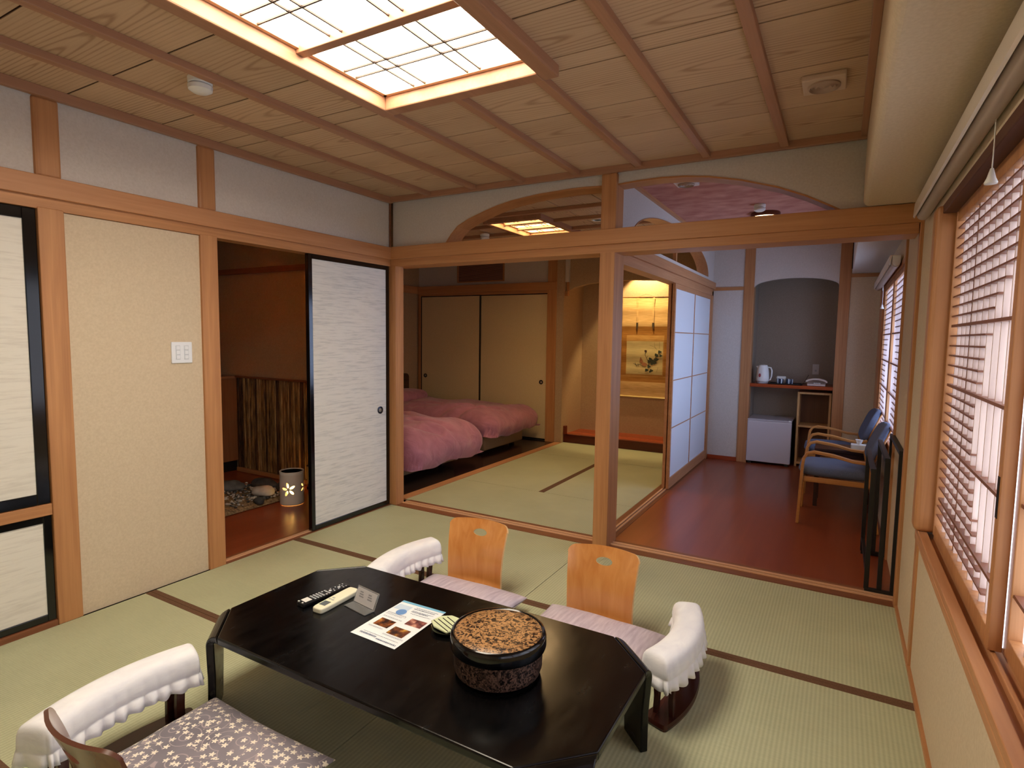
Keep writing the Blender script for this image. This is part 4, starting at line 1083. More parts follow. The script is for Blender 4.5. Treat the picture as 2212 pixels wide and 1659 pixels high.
# ================================================================== ENTRANCE HALL
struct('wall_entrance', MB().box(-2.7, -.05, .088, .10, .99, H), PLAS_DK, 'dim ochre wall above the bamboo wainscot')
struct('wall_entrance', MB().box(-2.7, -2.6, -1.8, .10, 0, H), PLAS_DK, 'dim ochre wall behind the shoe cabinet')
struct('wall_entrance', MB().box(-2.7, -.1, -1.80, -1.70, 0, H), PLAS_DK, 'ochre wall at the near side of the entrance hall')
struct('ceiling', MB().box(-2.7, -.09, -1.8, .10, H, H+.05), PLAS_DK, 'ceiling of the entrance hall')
struct('trim_90', MB().box(-2.6, -.05, .06, .09, 2.02, 2.075), THX, 'dark rail on the entrance hall wall', .002)
struct('trim_91', MB().box(-2.15, -.05, .055, .092, .975, .995), THX, 'cap rail on top of the bamboo wainscot', .002)
def bamboo():
    t = props(thing('bamboo_wainscot', 'wainscot of upright split bamboo poles in the entrance hall', 'bamboo panel', (-1.1, .08, 0)))
    m = MB(); x = -2.14; rnd = random.Random(5)
    while x < -.06:
        r = rnd.uniform(.009, .019); yc = .082-rnd.uniform(0, .006); mi = rnd.choice([0,0,1,1,2])
        z = .045; pts = []; rs = []
        nz = z+rnd.uniform(.03, .2)
        while z < .974:
            pts.append((x+r, yc, z)); rs.append(r)
            if z+.001 < nz <= z+.30 and nz < .96:
                pts += [(x+r, yc, nz-.006), (x+r, yc, nz), (x+r, yc, nz+.006)]; rs += [r, r*1.16, r]; z = nz+.007; nz += rnd.uniform(.14, .26)
            else: z = min(z+.3, .974) if z+.3 < .974 else 2
        pts.append((x+r, yc, .974)); rs.append(r)
        m.tube(pts, rs, 8, mi, caps=False); x += 2*r+rnd.uniform(-.001, .003)
    c = [noisy('bamboo_tan', (120,84,48), (206,172,116), (45,45,6), 1.0, .45, detail=3), noisy('bamboo_brown', (60,38,22), (176,136,84), (45,45,6), 1.0, .45, detail=3), noisy('bamboo_dark', (28,16,12), (116,80,50), (45,45,6), 1.0, .45, detail=3)]
    obj('bamboo_poles', m, c, t)
    obj('backing_board', MB().box(-2.15, -.05, .086, .0995, .04, .976), BLACKM, t)
    obj('base_rail', MB().box(-2.15, -.05, .052, .0995, 0, .042), PX, t, bevel=.002)
bamboo()
t = thing('shoe_cabinet', 'plain brown cabinet at left of the entrance hall', 'cabinet', (-2.37, -.75, 0))
obj('cabinet_body', MB().box(-2.59, -2.16, -1.65, .085, .11, .965), wood('cabinet_brown', (150,96,60), (170,114,74), 'z', .5), t, bevel=.003)
obj('plinth', MB().box(-2.59, -2.19, -1.65, .085, 0, .11), BLACKM, t)
obj('cabinet_top', MB().box(-2.594, -2.152, -1.66, .086, .965, .99), PY, t, bevel=.003)
obj('pebble_bed', MB(), BLACKM) if False else None
t = thing('added_downlight', 'added unseen warm light on the entrance hall ceiling', 'downlight', (-1.3, -1.1, H-.03))  # lamp added out of view to brighten the entrance walls
obj('trim_ring', MB().lathe([(.07, 0), (.072, -.010), (.055, -.012), (.05, .0)], (-1.3, -1.1, H), 30), WHITE, t, autos=.6)
obj('added_warm_lens', MB().lathe([(.052, -.006), (.0001, -.006)], (-1.3, -1.1, H), 24), emit('added_entrance_lens', (255,196,130), 60), t)
# pebble bed
gv = MB(); nx, ny = 40, 34; vs = []; fs = []
for j in range(ny+1):
    for i in range(nx+1):
        X = -2.0+1.14*i/nx; Y = -1.55+1.30*j/ny
        e = min(i/4, (nx-i)/2, j/4, (ny-j)/4, 1)
        vs.append((X, Y, .002+e*(.035+noise.noise(Vector((X*3, Y*3, 0)))*.02+noise.noise(Vector((X*30, Y*30, 0)))*.006)))
for j in range(ny):
    for i in range(nx): a = j*(nx+1)+i; fs.append((a, a+1, a+nx+2, a+nx+1))
gv.add(vs, fs, 0, True)
g = obj('gravel_bed', gv, noisy('sandy_gravel', (92,72,50), (168,142,104), (1,1,1), 60, .95, 1.0, detail=8))
props(g, 'sandy gravel patch around the stones in entrance hall', 'gravel', kind='stuff')
ST = [noisy('stone_grey', (82,80,78), (116,114,110), (1,1,1), 14, .8, .5), noisy('stone_dark', (54,52,52), (80,78,76), (1,1,1), 14, .8, .5), noisy('stone_pale', (168,158,146), (196,188,176), (1,1,1), 14, .8, .4)]
rnd = random.Random(11)
def stone(name, label, x, y, z, a, b, c, mi, sd, rz=0):
    bm = bmesh.new(); bmesh.ops.create_icosphere(bm, subdivisions=3, radius=1)
    R = Matrix.Rotation(rz, 3, 'Z')
    vs = []
    for v in bm.verts:
        p = v.co*(1+.22*noise.noise(v.co*1.3+Vector((sd*3.1, 0, 0)))+.06*noise.noise(v.co*4+Vector((sd, 1, 0))))
        q = R @ Vector((p.x*a, p.y*b, p.z*c)); vs.append((x+q.x, y+q.y, z+q.z))
    m = MB(); m.add(vs, [[w_.index for w_ in f.verts] for f in bm.faces], 0, True); bm.free()
    o = obj(name, m, ST[mi]); props(o, label, 'stone', 'stones on the gravel bed'); return o
stone('stone', 'pale rounded stone in front of the lantern', -.985, -.50, .085, .105, .075, .045, 2, 1, .3)
stone('stone', 'broad dark stone left behind the pale stone', -1.24, -.30, .070, .13, .075, .05, 1, 2, .2)
stone('stone', 'grey stone behind the pale stone beside the lantern', -.985, -.27, .070, .11, .075, .05, 0, 3, -.3)
stone('stone', 'grey stone at far left by the doorway post', -1.42, -.52, .070, .13, .09, .05, 0, 4, .5)
stone('stone', 'low dark stone between gravel and lantern', -.885, -.62, .045, .045, .04, .03, 1, 5, 0)
pb = MB()
pm = bmesh.new(); bmesh.ops.create_icosphere(pm, subdivisions=1, radius=1); pv = [v.co.copy() for v in pm.verts]; pf = [[q.index for q in f.verts] for f in pm.faces]; pm.free()
for k in range(420):
    x, y = rnd.uniform(-1.55, -.88), rnd.uniform(-.85, -.28); s = rnd.uniform(.006, .016)
    pb.add([(x+p.x*s*1.3, y+p.y*s, .040+s*.3+p.z*s*.7) for p in pv], pf, rnd.choice([0,0,1,2]), True)
p_ = obj('pebbles', pb, [ST[2], ST[0], ST[1]]); props(p_, 'small scattered pebbles between the larger stones', 'pebbles', kind='stuff')
# lantern with flower cut-outs
def lantern():
    lx, ly, r, h = -.742, -.405, .098, .275
    t = thing('ceramic_lantern', 'white cylinder lantern with glowing flower cut-outs', 'lantern', (lx, ly, 0))
    L = 2*PI*r; holes = []
    def flower(uc, vc, s, a0):
        for k in range(5):
            a = a0+2*PI*k/5; holes.append(ell(uc+s*.62*math.cos(a), vc+s*.62*math.sin(a), s*.42, s*.19, 10, a))
    flower(.0, .135, .058, .5); flower(L*.25, .14, .05, 1.2); flower(L*.75-L, .13, .05, .2)
    base_a = math.atan2(-3.64-ly, 3.24-lx)-.30
    def fn(u, v):
        a = base_a+u/r; return (lx+r*math.cos(a), ly+r*math.sin(a), v)
    outl = [(-L/2+L*i/60, 0.0) for i in range(61)] + [(L/2, h*j/8) for j in range(1, 8)] + [(L/2-L*i/60, h) for i in range(61)] + [(-L/2, h-h*j/8) for j in range(1, 8)]
    sh = sheet(outl, holes, .02, fn)
    o = obj('lantern_shell', sh, plain('ceramic_white', (222,214,204), .5), t, weld=True)
    md = o.modifiers.new('s', 'SOLIDIFY'); md.thickness = .006; md.offset = -1
    obj('rim_top', MB().lathe([(r-.012, h-.004), (r-.012, h+.002), (r+.001, h+.003), (r+.001, h-.004)], (lx, ly, 0), 40), MATS['ceramic_white'], t, autos=.6)
    obj('glowing_bulb', MB().lathe([(.0001, .05), (.03, .06), (.045, .11), (.035, .16), (.0001, .18)], (lx, ly, 0), 20), emit('amber_bulb', (255,205,110), 9), t)
    # small slatted lamp by the wall
    t2 = thing('slatted_lamp', 'small amber slatted lamp at the wall behind the door edge', 'lamp', (-.93, .0, 0))
    obj('glowing_core', MB().box(-.965, -.895, -.035, .03, .05, .19), emit('amber_core', (255,180,70), 3.5), t2)
    m = MB()
    for k in range(6):
        x = -.972+.0168*k; m.box(x, x+.006, -.046, -.040, .02, .22)
    for k in range(5):
        y = -.046+.018*k; m.box(-.888, -.882, y, y+.006, .02, .22)
    m.box(-.98, -.88, -.048, .04, .0, .022).box(-.98, -.88, -.048, .04, .215, .225)
    obj('slat_frame', m, DKBR, t2)
lantern()

# ================================================================== FRONT ROOM: TABLE
def low_table():
    x0, x1, y0, y1, c, h, th = 1.166, 2.738, -2.432, -1.667, .104, .33, .028
    t = thing('low_table', 'long black lacquer low table with bent corner legs', 'table', ((x0+x1)/2, (y0+y1)/2, 0))
    m, n, b = nt('worn_black_lacquer')
    v = coords(n, (1.0, .35, 1), rot=(0,0,.5)); a = N(n, 'ShaderNodeTexNoise'); a.inputs['Scale'].default_value = 16; a.inputs['Detail'].default_value = 8
    a.inputs['Roughness'].default_value = .7
    n.links.new(v, a.inputs['Vector'])
    b.inputs['Base Color'].default_value = col((5,5,6))
    mr = N(n, 'ShaderNodeMapRange'); mr.inputs['From Min'].default_value = .3; mr.inputs['From Max'].default_value = .8
    mr.inputs['To Min'].default_value = .13; mr.inputs['To Max'].default_value = .34
    n.links.new(a.outputs['Fac'], mr.inputs[0]); n.links.new(mr.outputs[0], b.inputs['Roughness'])
    b.inputs['Specular IOR Level'].default_value = .42
    ins = .035
    k = ins*.7071*1.0
    oc = [(x0+c, y0), (x1-c, y0), (x1, y0+c), (x1, y1-c), (x1-c, y1), (x0+c, y1), (x0, y1-c), (x0, y0+c)]
    # pull the chamfer edges in a little so the legs make the rounded drop
    RR = .032; u0 = RR+th/2; q = u0*1.4142
    oc2 = [(x0+c+q, y0), (x1-c-q, y0), (x1, y0+c+q), (x1, y1-c-q), (x1-c-q, y1), (x0+c+q, y1), (x0, y1-c-q), (x0, y0+c+q)]
    obj('table_top', MB().prism(oc2, h-th, h, 'z'), m, t, bevel=.006, seg=3)
    for sx, sy in ((-1,-1), (1,-1), (1,1), (-1,1)):
        cx_ = (x0+c/2) if sx < 0 else (x1-c/2); cy_ = (y0+c/2) if sy < 0 else (y1-c/2)
        d = Vector((sx, sy, 0)).normalized(); tv = Vector((-d.y, d.x, 0))
        P = lambda u, z: Vector((cx_, cy_, 0))+d*u+Vector((0,0,z))
        path = [P(-u0, h-th/2)]
        for i in range(1, 9):
            an = PI/2*i/8; path.append(P(-u0+RR*math.sin(an), h-th/2-RR+RR*math.cos(an)))
        path += [P(-.0135, .15), P(-.010, 0.0)]
        w0 = c*1.4142; ws = [w0+2*u0]+[w0+2*(u0-RR*math.sin(PI/2*i/8)) for i in range(1, 9)]+[w0*.95, w0*.88]
        obj('leg', MB().sweep(path, tv, ws, th), m, t, bevel=.006, seg=3)
    return t
low_table()
TZ = .330
# big lidded vessel
def vessel():
    cx_, cy_ = 2.312, -2.078
    t = thing('lidded_tea_box', 'round black vessel with speckled brown lid on the low table', 'lidded box', (cx_, cy_, TZ))
    sp = noisy('speckled_bark', (40,24,16), (176,132,86), (1,1,1), 78, .35, .3, detail=3, spec=.4, dist=1.2, lo=.42, hi=.56)
    bp_ = noisy('speckled_dark_bark', (14,10,10), (120,94,82), (1,1,1), 85, .3, .3, detail=3, spec=.4, dist=1.5, lo=.42, hi=.62)
    obj('foot_ring', MB().lathe([(.125, 0), (.130, .002), (.128, .016)], (cx_, cy_, TZ), 56), BLACK, t)
    obj('body', MB().lathe([(.12, .006), (.140, .012), (.146, .03), (.148, .10)], (cx_, cy_, TZ), 64), bp_, t, autos=.8)
    obj('lid_rim', MB().lathe([(.147, .092), (.157, .094), (.159, .10), (.1585, .128), (.154, .140), (.148, .142), (.144, .138)], (cx_, cy_, TZ), 72), BLACK, t, autos=.9)
    obj('lid_top', MB().lathe([(.1455, .1365), (.143, .139), (.10, .141), (.0001, .1415)], (cx_, cy_, TZ), 64), sp, t, autos=.8)
vessel()
# saucer with wrapped packet, card
t = thing('saucer', 'small dark saucer beside the speckled vessel', 'saucer', (2.015, -1.945, TZ))
obj('saucer_dish', MB().lathe([(.035, 0), (.040, .003), (.066, .012), (.067, .014), (.04, .007), (.0001, .006)], (2.015, -1.945, TZ), 36), BLACK, t, autos=.8)
t = thing('snack_packet', 'pale green packet with black stripes on the saucer', 'packet', (2.01, -1.945, TZ+.012))
M = Matrix.Translation((2.012, -1.94, TZ+.0125)) @ Matrix.Rotation(-.35, 4, 'Z')
obj('wrapper', MB().prism([(-.062,-.040),(-.068,.01),(-.045,.045),(.01,.058),(.055,.045),(.05,-.045),(-.02,-.055)], 0, .008, 'z', M=M), plain('wrapper_green', (214,224,186), .35), t, bevel=.003)
sm_ = MB()
for k in range(4): sm_.prism([(-.055+.004*k, -.034+.018*k), (.048, -.040+.018*k), (.048, -.036+.018*k), (-.057+.004*k, -.030+.018*k)], .0079, .0087, 'z', M=M)
obj('printed_stripes', sm_, BLACKM, t)
obj('green_patch', MB().prism(ell(.02, .038, .02, .010, 12), .0079, .0088, 'z', M=M), plain('wrapper_leaf', (120,196,96), .5), t)
t = thing('small_card', 'small brown card with a round white mark behind the vessel', 'card', (2.03, -1.835, TZ))
M = Matrix.Translation((2.045, -1.838, TZ)) @ Matrix.Rotation(-.2, 4, 'Z')
obj('card_sheet', MB().box(-.035, .035, -.022, .022, 0, .004, M=M), plain('card_brown', (64,36,26), .5), t)
rg = MB(); rg.lathe([(.009, .0042), (.009, .0048), (.0065, .0048), (.0065, .0042)], (0,0,0), 20).box(-.0015, .0015, -.006, .006, .0042, .0048).box(-.006, .006, -.0012, .0012, .0042, .0048)
rg.v = [tuple(M @ (Vector(v)+Vector((-.012, 0, 0)))) for v in rg.v]
obj('round_emblem', rg, plain('emblem_grey', (200,190,184), .5), t)
# flyer
def flyer():
    t = thing('flyer', 'white printed flyer with three small photos on the table', 'paper', (1.83, -2.005, TZ))
    A, B_, C_, D_ = Vector((1.717,-2.154)), Vector((1.936,-2.160)), Vector((1.933,-1.851)), Vector((1.722,-1.857))
    def P(u, v): # u across 0..1, v up 0..1
        return A*(1-u)*(1-v)+B_*u*(1-v)+C_*u*v+D_*(1-u)*v
    m = MB(); n = 14; vs = []; fs = []
    def hz(u, v): return .0012+.0022*(math.sin(u*5+v*3)*.5+.5)*(v*(1-v))*4+.003*v**4
    for j in range(n+1):
        for i in range(n+1): p = P(i/n, j/n); vs.append((p.x, p.y, TZ+hz(i/n, j/n)))
    for j in range(n):
        for i in range(n): a = j*(n+1)+i; fs.append((a, a+1, a+n+2, a+n+1))
    m.add(vs, fs, 0, True)
    s = obj('paper_sheet', m, plain('paper_white', (236,242,246), .5), t)
    def patch(mb, u0, u1, v0, v1, lift=.0006, k=4):
        for i in range(k):
            a, b = u0+(u1-u0)*i/k, u0+(u1-u0)*(i+1)/k
            mb.add([(*P(x, y), TZ+hz(x, y)+lift) for x, y in ((a, v0), (b, v0), (b, v1), (a, v1))], [(0,1,2,3)])
        return mb
    obj('blue_header', patch(MB(), .0, 1, .955, 1.0, .0006, 10), plain('header_blue', (120,180,214), .5), s)
    obj('blue_scene', patch(MB(), .03, .34, .76, .90), plain('scene_blue', (196,216,236), .5), s)
    dc = MB(); c_ = [( .27+.10*math.cos(a), .72+.075*math.sin(a)) for a in [2*PI*k/24 for k in range(24)]]
    dc.add([(*P(x, y), TZ+hz(x, y)+.0012) for x, y in c_], [list(range(24))]); obj('blue_disc', dc, plain('disc_blue', (108,150,206), .5), s)
    photos = [(.60,.95,.50,.66),(.12,.45,.30,.48),(.53,.88,.22,.40)]
    for k, (a, b, c, d) in enumerate(photos):
        pm_, pn, pb_ = nt('photo_print_%d' % k)
        v = coords(pn, (1,1,1)); q = N(pn, 'ShaderNodeTexNoise'); q.inputs['Scale'].default_value = 26; q.inputs['Detail'].default_value = 4
        pn.links.new(v, q.inputs['Vector'])
        st = [[(.35, (52,26,34)), (.5, (142,82,76)), (.65, (226,176,150))], [(.4, (48,20,14)), (.55, (150,84,34)), (.68, (250,200,90))], [(.4, (40,18,22)), (.56, (120,68,34)), (.7, (240,190,84))]][k]
        pn.links.new(ramp(pn, q.outputs['Fac'], st), pb_.inputs['Base Color']); pb_.inputs['Roughness'].default_value = .4
        obj('printed_photo', patch(MB(), a, b, c, d, .0009, 6), pm_, s)
    tx = MB(); r_ = random.Random(2)
    def line(u0, u1, v, hgt):
        u = u0
        while u < u1: wd = r_.uniform(.012, .028); patch(tx, u, min(u+wd, u1), v, v+hgt, .0008, 1); u += wd+r_.uniform(.006, .014)
    for v, a, b, hh in ((.90,.42,.92,.012),(.865,.40,.88,.018),(.82,.42,.90,.010),(.79,.42,.80,.022),(.75,.45,.9,.010),(.64,.05,.48,.012),(.615,.05,.5,.006),(.595,.05,.42,.006),(.54,.08,.5,.006),(.525,.08,.5,.006),(.26,.08,.40,.006),(.245,.08,.42,.006),(.19,.5,.95,.006),(.175,.5,.95,.006),(.12,.15,.92,.008),(.07,.12,.48,.028),(.045,.52,.95,.024)):
        line(a, b, v, hh)
    obj('printed_text', tx, plain('print_grey', (104,116,140), .6), s)
flyer()
# remotes
def remote_black():
    t = thing('tv_remote', 'long black television remote with many small buttons', 'remote control', (1.41, -2.0, TZ))
    M = Matrix.Translation((1.412, -2.0, TZ)) @ Matrix.Rotation(-.13, 4, 'Z')
    obj('remote_body', MB().box(-.024, .024, -.115, .115, 0, .018, M=M), plain('remote_black', (16,16,18), .3), t, bevel=.005, seg=3)
    b1, b2 = MB(), MB()
    for j in range(6):
        for i in range(4):
            if (j in (4,) and i in (1, 2)): continue
            cx_ = -.0165+.011*i; cy_ = -.055+.0135*j
            b1.box(cx_-.0035, cx_+.0035, cy_-.0035, cy_+.0035, .0179, .0195, M=M)
    for x, y in ((-.015,.04),(0,.045),(.014,.04),(-.012,.062),(.012,.062),(-.014,.085),(.0,.088),(.014,.085),(-.014,.1),(.012,.1)): b1.box(x-.003, x+.003, y-.002, y+.002, .0179, .0193, M=M)
    obj('small_button', b1, plain('button_white', (206,210,214), .4), t)
    for x, y in ((.0,.028),(.0,.072)):
        q = MB().lathe([(.0065, 0), (.006, .0022), (.0001, .0024)], (0,0,0), 18); q.v = [tuple(M @ (Vector(v)+Vector((x, y, .018)))) for v in q.v]
        obj('round_button', q, MATS['button_white'], t)
    b2.box(-.019, .015, -.100, -.068, .0179, .0197, M=M)
    obj('white_pad', b2, WHITE, t, bevel=.001)
    e = MB()
    for x in (-.016, .010): e.box(x-.004, x+.004, -.1125, -.1065, .0179, .0195, M=M)
    obj('end_button', e, WHITE, t)
remote_black()
def remote_white():
    t = thing('ac_remote', 'cream air-conditioner remote with grey display', 'remote control', (1.49, -2.0, TZ))
    M = Matrix.Translation((1.492, -2.01, TZ)) @ Matrix.Rotation(.035, 4, 'Z')
    a, b = .0285, .108
    poly = []
    for k in range(32):
        an = 2*PI*k/32; c, s = math.cos(an), math.sin(an); poly.append((a*math.copysign(abs(c)**.35, c), b*math.copysign(abs(s)**.25, s)))
    obj('remote_body', MB().prism(poly, 0, .022, 'z', M=M), plain('remote_cream', (234,232,206), .35), t, bevel=.006, seg=3)
    obj('display', MB().box(-.018, .014, -.078, -.042, .0218, .0226, M=M), plain('lcd_grey', (92,100,104), .2), t)
    bb = MB()
    for x, y in ((-.012,-.022),(.004,-.024),(-.006,-.008)): bb.box(x-.006, x+.006, y-.0035, y+.0035, .0218, .0234, M=M)
    obj('button', bb, plain('button_grey', (176,180,176), .5), t)
remote_white()
# acrylic stand
t = thing('acrylic_sign', 'small clear acrylic sign stand with a pale insert', 'sign stand', (1.62, -2.0, TZ))
M = Matrix.Translation((1.612, -1.99, TZ)) @ Matrix.Rotation(-.16, 4, 'Z')
gl, gn, gb = nt('clear_acrylic'); gb.inputs['Base Color'].default_value = (.9,.92,.93,1); gb.inputs['Roughness'].default_value = .08
gb.inputs['Transmission Weight'].default_value = .85; gb.inputs['IOR'].default_value = 1.3
obj('foot_plate', MB().box(-.068, .068, -.035, .012, 0, .003, M=M), gl, t)
Mr = M @ Matrix.Translation((0, .010, .0)) @ Matrix.Rotation(-.42, 4, 'X')
obj('upright_plate', MB().box(-.068, .068, -.0015, .0015, 0, .070, M=Mr), gl, t)
obj('insert_card', MB().box(-.062, .062, -.0030, -.0018, .006, .064, M=Mr), plain('insert_grey', (176,174,176), .6), t)
q = MB()
for cx_ in (-.028, .026):
    for k in range(3): q.box(cx_-.014, cx_+.014-.004*k, -.0036, -.0031, .030+.009*k, .035+.009*k, M=Mr)
obj('printed_mark', q, plain('mark_grey', (128,128,132), .6), t)

# ================================================================== LEGLESS CHAIRS
ORW = wood('orange_bent_plywood', (190,122,58), (222,160,92), 'z', .25, 26, .5, .10, coat=.3)
EDGE = plain('ply_edge', (236,196,140), .5)
def zaisu(label, loc, rz, ORW=ORW, EDGE=EDGE):
    """floor chair: faces -y; origin on the floor under the bend of the back"""
    t = thing('legless_chair', label, 'chair', loc, 'legless bentwood chairs around the low table', rz)
    Hh = .375
    def half(v):  # half width along the height v 0..1
        v = max(0, min(1, v)); return .166+.014*(v*v*(3-2*v))-.006*math.sin(PI*v)
    outl = []
    n = 20
    rr = .035
    left = [(-half(k/n), Hh*k/n) for k in range(0, n-1)]
    top = [(-half(1)+rr-rr*math.cos(a), Hh-rr+rr*math.sin(a)) for a in [PI/2*k/6 for k in range(7)]]
    topl = top + [(x, Hh+.003*(1-(x/.14)**2)) for x in [-.10+.2*k/8 for k in range(9)]]
    topr = [(-x, z) for x, z in top[::-1]]
    right = [(-x, z) for x, z in left[::-1]]
    outl = left + topl + topr + right
    hole = ell(0, Hh-.068, .042, .019, 28)
    def fn(u, v):
        y = .015+v*.11+.02*(v/Hh)**2-.022*math.sin(PI*v/Hh)-.045*(u/.18)**2
        z = .045+v*.965
        if v < .05: y -= .04*(1-v/.05)**2
        return (u, y, z)
    sh = sheet(outl, [hole], .024, fn)
    o = obj('backrest', sh, [ORW, EDGE], t, world=False)
    md = o.modifiers.new('s', 'SOLIDIFY'); md.thickness = .011; md.offset = 0; md.material_offset_rim = 1
    es = o.modifiers.new('edges', 'EDGE_SPLIT'); es.split_angle = .7
    m = MB(); pts = [(0, .0, .052), (0, -.03, .030), (0, -.07, .018), (0, -.20, .010), (0, -.40, .010), (0, -.43, .014)]
    m.sweep(pts, (1,0,0), [.33,.35,.37,.39,.40,.38], .012)
    obj('seat_board', m, ORW, t, world=False, bevel=.002)
    return t
za = zaisu('orange plywood legless chair left, across the table', (1.555, -1.055, 0), .10)
dup(za, (2.295, -1.085, 0), .06, 'orange plywood legless chair right, nearer the white-covered armrest', 'legless bentwood chairs around the low table')
zaisu('brown legless chair at the near side under the floral cushion', (1.575, -2.935, 0), PI, wood('brown_bent_plywood', (104,66,30), (146,98,50), 'z', .25, 26, .5, .10, coat=.3), plain('ply_edge_brown', (92,50,30), .4))

# cushions
def flower_mat():
    m, n, b = nt('floral_cushion_cloth')
    v = coords(n, (1,1,1), rot=(0,0,.4))
    dd = N(n, 'ShaderNodeTexNoise'); dd.inputs['Scale'].default_value = 5; n.links.new(v, dd.inputs['Vector'])
    vo = N(n, 'ShaderNodeTexVoronoi'); vo.inputs['Scale'].default_value = 29; vo.inputs['Randomness'].default_value = .9; n.links.new(v, vo.inputs['Vector'])
    # polar petals about each cell centre
    sb = N(n, 'ShaderNodeVectorMath', operation='SUBTRACT')
    sc = N(n, 'ShaderNodeVectorMath', operation='SCALE'); sc.inputs['Scale'].default_value = 1
    n.links.new(v, sb.inputs[0]); n.links.new(vo.outputs['Position'], sb.inputs[1])
    sp = N(n, 'ShaderNodeSeparateXYZ'); n.links.new(sb.outputs[0], sp.inputs[0])
    at = N(n, 'ShaderNodeMath', operation='ARCTAN2'); n.links.new(sp.outputs[1], at.inputs[0]); n.links.new(sp.outputs[0], at.inputs[1])
    mu = N(n, 'ShaderNodeMath', operation='MULTIPLY'); mu.inputs[1].default_value = 5; n.links.new(at.outputs[0], mu.inputs[0])
    co = N(n, 'ShaderNodeMath', operation='COSINE'); n.links.new(mu.outputs[0], co.inputs[0])
    lim = N(n, 'ShaderNodeMath', operation='MULTIPLY_ADD'); lim.inputs[1].default_value = .0030; lim.inputs[2].default_value = .0082; n.links.new(co.outputs[0], lim.inputs[0])
    rc = N(n, 'ShaderNodeVectorMath', operation='MULTIPLY'); rc.inputs[1].default_value = (1,1,0); n.links.new(sb.outputs[0], rc.inputs[0])
    ln = N(n, 'ShaderNodeVectorMath', operation='LENGTH'); n.links.new(rc.outputs[0], ln.inputs[0])
    lt = N(n, 'ShaderNodeMath', operation='LESS_THAN'); n.links.new(ln.outputs['Value'], lt.inputs[0]); n.links.new(lim.outputs[0], lt.inputs[1])
    rs = N(n, 'ShaderNodeSeparateColor'); n.links.new(vo.outputs['Color'], rs.inputs[0])
    gt = N(n, 'ShaderNodeMath', operation='GREATER_THAN'); gt.inputs[1].default_value = .15; n.links.new(rs.outputs[0], gt.inputs[0])
    fl_ = N(n, 'ShaderNodeMath', operation='MULTIPLY'); n.links.new(lt.outputs[0], fl_.inputs[0]); n.links.new(gt.outputs[0], fl_.inputs[1])
    # arcs
    vo2 = N(n, 'ShaderNodeTexVoronoi'); vo2.inputs['Scale'].default_value = 11; n.links.new(v, vo2.inputs['Vector'])
    md_ = N(n, 'ShaderNodeMath', operation='MULTIPLY'); md_.inputs[1].default_value = 26; n.links.new(vo2.outputs['Distance'], md_.inputs[0])
    si = N(n, 'ShaderNodeMath', operation='SINE'); n.links.new(md_.outputs[0], si.inputs[0])
    g2 = N(n, 'ShaderNodeMath', operation='GREATER_THAN'); g2.inputs[1].default_value = .93; n.links.new(si.outputs[0], g2.inputs[0])
    base = ramp(n, dd.outputs['Fac'], [(.35, (118,112,122)), (.65, (148,140,150))])
    m1 = N(n, 'ShaderNodeMix', data_type='RGBA'); m1.inputs[7].default_value = col((176,160,166))
    n.links.new(g2.outputs[0], m1.inputs[0]); n.links.new(base, m1.inputs[6])
    m2 = N(n, 'ShaderNodeMix', data_type='RGBA'); m2.inputs[7].default_value = col((250,240,224))
    n.links.new(fl_.outputs[0], m2.inputs[0]); n.links.new(m1.outputs[2], m2.inputs[6])
    n.links.new(m2.outputs[2], b.inputs['Base Color']); b.inputs['Roughness'].default_value = .6; b.inputs['Sheen Weight'].default_value = .3
    return m
FLOR = flower_mat()
LILAC = noisy('lilac_streaked_cloth', (186,172,190), (220,210,222), (9,1,1), 9, .5, .2, detail=6, spec=.5)
def cushion(label, loc, rz, sx, sy, h, mat_, seed):
    m = MB(); n = 44; vs = []; fs = []
    def edge(u, v): return (1-abs(u)**3.2)**.55*(1-abs(v)**3.2)**.55
    for side in (1, -1):
        for j in range(n+1):
            for i in range(n+1):
                u, v = -1+2*i/n, -1+2*j/n
                u2, v2 = math.sin(u*PI/2), math.sin(v*PI/2)
                e = edge(min(.9999, abs(u2)), min(.9999, abs(v2)))
                pinch = 1-.07*(1-abs(u2)**2)*abs(v2)**4; pinch2 = 1-.07*(1-abs(v2)**2)*abs(u2)**4
                X, Y = u2*sx/2*pinch2, v2*sy/2*pinch
                w_ = noise.noise(Vector((X*9+seed, Y*9, 0)))*.006*(1 if side > 0 else .2)
                z = h/2+side*(h/2*e**.9)+w_*e
                vs.append((X, Y, max(z, .0)))
    k = (n+1)**2
    for j in range(n):
        for i in range(n):
            a = j*(n+1)+i; fs.append((a, a+1, a+n+2, a+n+1)); a += k; fs.append((a, a+n+1, a+n+2, a+1))
    m.add(vs, fs, 0, True)
    R = Matrix.Rotation(rz, 4, 'Z'); T = Matrix.Translation(loc)
    o = obj('floor_cushion', MB(), mat_) if False else None
    m2 = MB(); m2.add([tuple(T @ R @ Vector(v)) for v in vs], fs, 0, True)
    o = obj('floor_cushion', m2, mat_, weld=True)
    return props(o, label, 'cushion', 'square floor cushions on the legless chairs')
cushion('lilac floor cushion on the left chair across the table', (1.60, -1.375, .020), .02, .60, .57, .115, LILAC, 1)
cushion('lilac floor cushion on the right chair across the table', (2.325, -1.37, .020), -.03, .60, .57, .115, LILAC, 5)
cushion('grey-mauve floral floor cushion on the near chair', (1.59, -2.67, .020), .0, .63, .53, .10, FLOR, 9)

